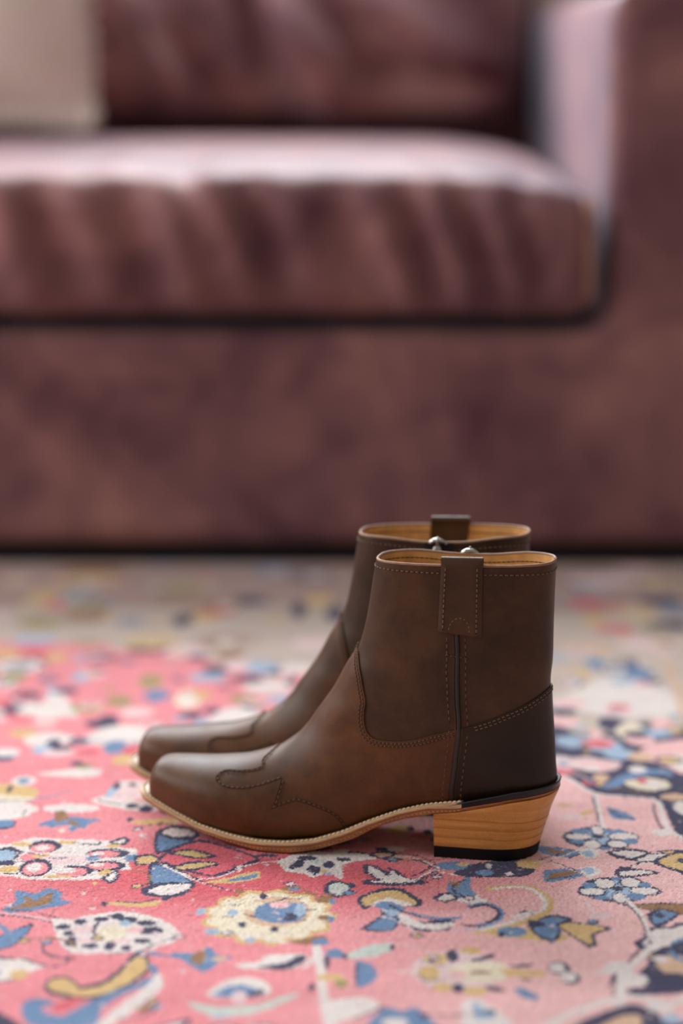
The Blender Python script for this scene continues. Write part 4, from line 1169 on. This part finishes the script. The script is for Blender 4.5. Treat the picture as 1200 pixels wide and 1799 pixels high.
    stitch('collar_stitching', ring, .08, 3.6, 2.4, .46, ('thread', 'hole'), False)
    pos, Tn, Nn = walk3d(ring, -2.2, 3.4); a, b = stitch_geo(pos, Tn, -Nn, 2.2, .35, .6); put('lining_stitching', *join(a + b), M['hole'], stuff=True)
    k1 = L1[:j1 + 1]; stitch('vamp_stitching', offset_path(k1, -1.6)[:-2], 1.2, 2.9, 1.8, .44); stitch('vamp_stitching', offset_path(k1, -3.8)[3:-2], 1.2, 2.9, 1.8, .44)
    k2 = L1[j1:]; stitch('counter_stitching', offset_path(k2, -1.5)[4:], 1.05, 3.3, 2.2, .46, ('thread', 'hole')); stitch('counter_stitching', offset_path(k2, -3.7)[4:], 1.05, 3.3, 2.2, .46, ('thread', 'hole'))
    a0 = np.array(CAP_LINE)
    nA = len(resamp(CAP_LINE[:16], 1.4)); nB = len(resamp(CAP_LINE[15:18], 1.4, True)) - 1
    A_ = L2[:nA]; B_ = L2[nA - 1:nA + nB]; C_ = L2[nA + nB - 1:]
    stitch('toe_cap_stitching', offset_path(A_, 1.4)[2:], 1.95, 3.7, 2.4, .44); stitch('toe_cap_stitching', offset_path(B_, 1.4), 1.95, 3.7, 2.4, .44); stitch('toe_cap_stitching', offset_path(C_, 1.4)[:-18], 1.95, 3.7, 2.4, .44)
    seam = L3[L3[:, 0] > .105]; seam = seam[seam[:, 1] < 2.6]
    offs = np.where(seam[:, 0] < L1[j1][0], .0, .9)
    def seamrow(d):
        st = offset_path(seam, d); lo = st[st[:, 0] < L1[j1][0] - .004]; hi = st[st[:, 0] >= L1[j1][0] + .004]
        for q, of in ((lo, 0), (hi, .9)):
            if len(q) > 2: stitch('side_seam_stitching', q, of + .05, 4.6, 2.7, .50, both=False)
    seamrow(6.2); seamrow(-6.2)
    bar = [(.138, 1.616 + t) for t in np.linspace(-.085, .085, 12)]; stitch('side_seam_stitching', bar, .08, 3.2, 2.1, .45, both=False)
    for (key, mats), (a, b) in rows.items():
        o = put(key, *join(a), M[mats[0]], stuff=True); put('needle_holes', *join(b), M[mats[1]], stuff=True)
    # ---- piping down the outer side seam
    sp = resamp(SIDE_SEAM, 1.5); sp = sp[sp[:, 0] > .085]; P = on_upper(sp[:, 0], sp[:, 1], np.where(sp[:, 0] < L1[j1][0], .0, .5)); put('side_piping', *sweep_tube(P, 1.5, 8), M['piping'])
    lip = []
    for d in (2.2, -2.2):
        q = offset_path(sp, d); P = on_upper(q[:, 0], q[:, 1], np.where(sp[:, 0] < L1[j1][0], -.2, .7)); lip.append(sweep_tube(P, .7, 6))
    put('seam_fold', *join(lip), M['boot'])
    # ---- pull strap: a looped ribbon over the outer rim
    rowsT = []; sB, sT = .1035, 0.0; nW = 15; tg_ = np.linspace(.7, 2.4, 400)
    for k in range(22): rowsT.append(('o', sB + (sT - sB) * k / 21))
    def across(s, f):
        """angle at fraction f (0 front edge .. 1 rear edge) of the strap's width on ring s"""
        uu = upper(np.full(400, s), tg_)[:, 0]; ul = STRAP_U[0] + (STRAP_U[2] - STRAP_U[0]) * s / sB; ur = STRAP_U[1] + (STRAP_U[3] - STRAP_U[1]) * s / sB
        return np.interp(-(ul + (ur - ul) * np.asarray(f)), -uu, tg_)
    fW = np.linspace(0, 1, nW)
    def strap_rows(extra):
        R = []
        for kind, s in rowsT:
            t = across(s, fW); e = np.minimum(np.arange(nW), np.arange(nW)[::-1]); of = .4 + extra * np.minimum(1, .45 + e * .40) 
            if s > .100: of = of * .7
            R.append(on_upper(np.full(nW, s), t, of))
        t = across(0, fW); N = upper_n(np.zeros(nW), t); B0 = upper(np.zeros(nW), t)
        for a in np.linspace(0, PI, 9)[1:]:
            r = 1.7 + extra * .55; R.append(B0 + N * (-1.2 + (r + .2) * math.cos(a)) + np.array([0, 0, 3.0 + r * math.sin(a)]))
        for s in np.linspace(0, .07, 8): R.append(on_upper(np.full(nW, s), t, -2.6 - extra * .5) + np.array([0, 0, 2.0 if s == 0 else 0]))
        return R
    R = strap_rows(2.7); V = np.concatenate(R); nr = len(R); Ri = strap_rows(.3); V2 = np.concatenate(Ri); nV = len(V)
    Fc = [(i * nW + j, i * nW + j + 1, (i + 1) * nW + j + 1, (i + 1) * nW + j) for i in range(nr - 1) for j in range(nW - 1)]
    Fc += [tuple(nV + x for x in f[::-1]) for f in Fc]
    for i in range(nr - 1):
        for j in (0, nW - 1): Fc.append((i * nW + j, (i + 1) * nW + j, nV + (i + 1) * nW + j, nV + i * nW + j))
    for j in range(nW - 1): Fc.append((j, j + 1, nV + j + 1, nV + j)); Fc.append(((nr - 1) * nW + j, (nr - 1) * nW + j + 1, nV + (nr - 1) * nW + j + 1, nV + (nr - 1) * nW + j))
    strap = put('pull_strap', np.concatenate([V, V2]), Fc, M['boot'], angle=1.0)
    A, B = [], []
    for fe in (.12, .88):
        a, b = stitch_geo(*walk3d([(s, float(across(s, fe))) for s in np.linspace(.002, .099, 20)], 3.15, 3.4), 2.3, .44, .55); A += a; B += b
    arc = [(.100 - .019 * math.sin(x), float(across(.09, .5 - .24 * math.cos(x)))) for x in np.linspace(0, PI, 14)]
    a, b = stitch_geo(*walk3d(arc, 2.75, 2.7), 1.8, .46, .45); A += a; B += b
    put('strap_stitching', *join(A), M['thread'], strap, stuff=True); put('needle_holes', *join(B), M['hole'], strap, stuff=True)
    # ---- zip on the inner side
    zs = np.linspace(0, .40, 60); zt = -np.interp(zs, [p[0] for p in SIDE_SEAM], [p[1] for p in SIDE_SEAM]); nz = 5; V = []
    for s, t in zip(zs, zt): V.extend(on_upper(np.full(nz, s), t + np.linspace(-.075, .075, nz), 1.25))
    Fc = [(i * nz + j, i * nz + j + 1, (i + 1) * nz + j + 1, (i + 1) * nz + j) for i in range(59) for j in range(nz - 1)]
    put('zip_tape', V, Fc, M['tape'])
    pos, Tn, Nn = walk3d(list(zip(zs, zt)), 1.5, 1.7); parts = []
    for k, (p, t, n) in enumerate(zip(pos, Tn, Nn)):
        b = np.cross(n, t) * (.7 if k % 2 else -.7); c = p + b; w = np.cross(n, t) * 1.3
        V = [c + sx * w + sy * t * .55 + sz * n * .7 for sx in (-1, 1) for sy in (-1, 1) for sz in (-.4, 1)]; parts.append((V, [(0, 1, 3, 2), (4, 6, 7, 5), (0, 4, 5, 1), (2, 3, 7, 6), (0, 2, 6, 4), (1, 5, 7, 3)]))
    put('zip_teeth', *join(parts), M['metal'], stuff=True, smooth=False)
    p = on_upper([.004], [zt[0]], [1.2])[0]; n = upper_n([.012], [zt[0]])[0]; up = np.array([0, 0, 1.0]); sd = np.cross(n, up)
    body = sweep_tube([p - sd * 6.5 + up * 1.0, p - sd * 5 + up * 1.8, p - sd * 2 + up * 2.8, p + sd * 1.5 + up * 3.0, p + sd * 5 + up * 1.8, p + sd * 7 + up * .6], [1.2, 2.2, 2.9, 2.7, 2.0, 1.0], 12, .8)
    sl = put('zip_slider', *body, M['metal'])
    bail = [p + n * (1.2 + 2.2 * math.sin(a)) + up * (2.2 + 3.4 * math.cos(a)) for a in np.linspace(-.3, PI + .2, 14)]
    put('pull_ring', *sweep_tube(bail, .75, 8), M['metal'], sl)
    q0 = p + n * 2.6 - up * 1.5
    tabp = [q0 + up * 1.2, q0, q0 - up * 3, q0 - up * 7, q0 - up * 11, q0 - up * 13.5 - n * .3]
    put('pull_tab', *sweep_tube(tabp, [1.2, 2.6, 3.6, 4.2, 3.8, 1.6], 14, .30), M['metal'], sl)
    # ---- sole
    o, i = outline(230); U = o[:, 0]; loop = np.concatenate([np.stack([o[:, 0], cshift(o[:, 0]) + o[:, 1]], 1), np.stack([i[::-1, 0], cshift(i[::-1, 0]) - i[::-1, 1]], 1)[1:-1]]); nL = len(loop)
    def inset(d):
        T = np.roll(loop, -1, 0) - np.roll(loop, 1, 0); T /= np.maximum(np.linalg.norm(T, axis=1, keepdims=True), 1e-9); Nn = np.stack([T[:, 1], -T[:, 0]], 1)
        return loop + Nn * d if inset.s > 0 else loop - Nn * d
    inset.s = 1
    if np.abs(inset(2)[:, 1]).max() > np.abs(loop[:, 1]).max(): inset.s = -1
    def bandloop(nm, secs, mat, cap=True, parent=root, rng=None, ang=.7):
        """secs: list of (inset, z array over loop)"""
        idx = np.arange(nL) if rng is None else rng; m = len(idx); V = []
        for d, z in secs: 
            L = inset(d)[idx]; V.extend(np.column_stack([L[:, 0], L[:, 1], z[idx]]))
        Fc = []; closed = rng is None
        for a in range(len(secs) - 1):
            for j in range(m if closed else m - 1): k = (j + 1) % m; Fc.append((a * m + j, a * m + k, (a + 1) * m + k, (a + 1) * m + j))
        if cap and closed:
            h = len(o)
            for a in (0, len(secs) - 1):
                for j in range(1, h - 1):
                    l0, l1 = j, j + 1; r0 = nL - j; r1 = nL - j - 1
                    if l1 == h - 1: Fc.append((a * m + l0, a * m + l1, a * m + r0))
                    else: Fc.append((a * m + l0, a * m + l1, a * m + r1, a * m + r0))
                Fc.append((a * m, a * m + 1, a * m + nL - 1))
        if rng is not None:
            for j in (0, m - 1): Fc.append(tuple(a * m + j for a in range(len(secs))))
        return put(nm, V, Fc, mat, parent, angle=ang, merge=1e-6)
    lu = loop[:, 0]; st, sb = sole_top(lu), sole_bot(lu); mid = st * .5 + sb * .5
    bandloop('outsole', [(6, sb - .5 * np.clip(40 - np.abs(lu - 190), 0, 1)), (1.2, sb), (.1, sb + .7), (0, mid - .35), (.55, mid), (0, mid + .35), (0, st - .2), (.5, st), (6, st)], M['sole'])
    wt = welt_top(lu); fwd = np.where((lu > 61))[0]; fwd = fwd[np.argsort(np.where(fwd < nL, fwd, 0))]
    bandloop('welt', [(.4, st + .02), (-.5, st + .3), (-.75, (st + wt) / 2), (-.5, wt - .5), (.1, wt - .05), (1.6, wt + .1), (7.2, wt + .05), (9, wt - .6), (9, st + .02)], M['welt'], False, rng=fwd)
    # welt stitching, cream lock stitch on top of the welt
    Lw = inset(2.0)[fwd]; P = np.column_stack([Lw[:, 0], Lw[:, 1], wt[fwd] + .25]); L = np.concatenate([[0], np.cumsum(np.linalg.norm(np.diff(P, axis=0), axis=1))]); parts = []
    for t in np.arange(2, L[-1] - 2, 3.3):
        a, c, b = (np.array([np.interp(t + d, L, P[:, k]) for k in range(3)]) for d in (-1.5, 0, 1.5)); parts.append(sweep_tube([a - [0, 0, .5], a * .6 + c * .4, c + [0, 0, .25], b * .6 + c * .4, b - [0, 0, .5]], [.5, .85, .95, .85, .5], 6))
    put('welt_stitching', *join(parts), M['cream'], stuff=True)
    # groove stitches along the sole edge
    Lw = inset(.25)[fwd]; P = np.column_stack([Lw[:, 0], Lw[:, 1], mid[fwd]]); L = np.concatenate([[0], np.cumsum(np.linalg.norm(np.diff(P, axis=0), axis=1))]); parts = []
    for t in np.arange(2, L[-1] - 2, 3.0):
        a, c, b = (np.array([np.interp(t + d, L, P[:, k]) for k in range(3)]) for d in (-1.1, 0, 1.1)); parts.append(sweep_tube([a, c, b], [.25, .38, .25], 5))
    put('edge_stitching', *join(parts), M['welt'], stuff=True)
    # black rand round the heel seat
    bk = np.concatenate([np.where((np.arange(nL) >= len(o)) & (lu < 79))[0], np.where((np.arange(nL) < len(o)) & (lu < 79))[0]])
    rt = np.interp(lu, [-3, 0, 27, 67, 80], [54.6, 54.2, 51.0, 41.0, 37.3])
    bandloop('heel_rand', [(.8, st + .02), (.1, st + .4), (-.2, (st + rt) / 2), (-.7, rt - .7), (-.2, rt), (.6, rt + .1), (2.2, rt - .3), (4, rt - 1.5), (4, st + .02)], M['rand'], False, rng=bk)
    # stacked heel: lifts and a rubber cap
    nh = 28; a_ = np.linspace(0, 1, nh)
    def heel_ring(z_of, frac, inset_=0):
        """frac 1 at the seat, 0 at the ground"""
        ub = 12.5 - 14.3 * frac ** 1.25; W = 28.0 + 3.9 * frac; k = np.sin(np.linspace(0, 1, nh) * PI / 2); u = ub + (82 - ub) * (1 - np.cos(a_ * PI / 2)) ; x = (u - ub) / (82 - ub)
        w = W * np.interp(x, [0, .02, .06, .12, .2, .32, .48, .7, 1], [0, .30, .53, .71, .85, .955, 1.0, 1.0, .985]); w = np.convolve(np.pad(w, 1, 'reflect', reflect_type='odd'), [.2, .6, .2], 'valid'); w[0] = 0
        u = u + inset_ * (1 - x) * .9; w = np.maximum(w - inset_, 0); loop_ = np.concatenate([np.stack([u, w], 1), np.stack([u[::-1], -w[::-1]], 1)[:-1]]); z = z_of(loop_[:, 0]); return np.column_stack([loop_, z])
    def lift(nm, f0, f1, bevel, mat, nmid=2):
        """f(frac levels) -> z"""
        R = []
        for fr, zf, ins in f0: R.append(heel_ring(zf, fr, ins))
        V = np.concatenate(R); m = len(R[0]); Fc = [(a * m + j, a * m + (j + 1) % m, (a + 1) * m + (j + 1) % m, (a + 1) * m + j) for a in range(len(R) - 1) for j in range(m)]
        for a in (0, len(R) - 1):
            for j in range(nh - 1):
                l0, l1, r0, r1 = j, j + 1, (m - j) % m, m - j - 1
                Fc.append(tuple(dict.fromkeys((a * m + l0, a * m + l1, a * m + r1, a * m + r0))))
        Fc = [f for f in Fc if len(set(f)) > 2]
        return put(nm, V, Fc, mat, angle=.7, merge=1e-6)
    zc = lambda c: (lambda u: np.full(len(u), float(c)))
    fr = lambda z: max(0, z) / 47.
    lv = [8.4, 15.0, 21.6, 28.2]
    lift('heel_cap', [(0, zc(-1.2), 1.2), (0, zc(-.6), .3), (.02, zc(1), 0), (fr(8.0), zc(8.0), 0), (fr(8.3), zc(8.35), .3)], None, 0, M['rubber'])
    for z0, z1 in zip(lv[:-1], lv[1:]): lift('heel_lift', [(fr(z0), zc(z0 + .02), .28), (fr(z0), zc(z0 + .3), 0), (fr((z0 + z1) / 2), zc((z0 + z1) / 2), 0), (fr(z1), zc(z1 - .25), 0), (fr(z1), zc(z1 - .02), .28)], None, 0, M['stack'])
    top = lambda u: sole_bot(u) - .05
    lerp = lambda f: (lambda u: lv[-1] + (top(u) - lv[-1]) * f)
    lift('heel_lift', [(fr(lv[-1]), zc(lv[-1] + .02), .28), (fr(lv[-1]), zc(lv[-1] + .3), 0), (.68, lerp(.3), 0), (.84, lerp(.65), 0), (.99, lerp(.96), 0), (1, top, .2)], None, 0, M['stack'])
    return root
def copy_tree(o, parent=None):
    c = o.copy(); COL.objects.link(c); c.parent = parent
    for ch in list(o.children): copy_tree(ch, c)
    return c
build_rug(); build_sofa(); build_pillow()
near = build_boot('ankle_boot', (.1505, -.010, 0), -math.radians(12), 'brown leather western ankle boot standing nearest, its pull strap and piped seam in view')
far = copy_tree(near); far.scale = (1, -1, 1); far.location = (.1402, .0885, 0); far.rotation_euler = (0, 0, -math.radians(8.3))
far['label'] = 'brown leather western ankle boot standing behind, half hidden by the nearer one'
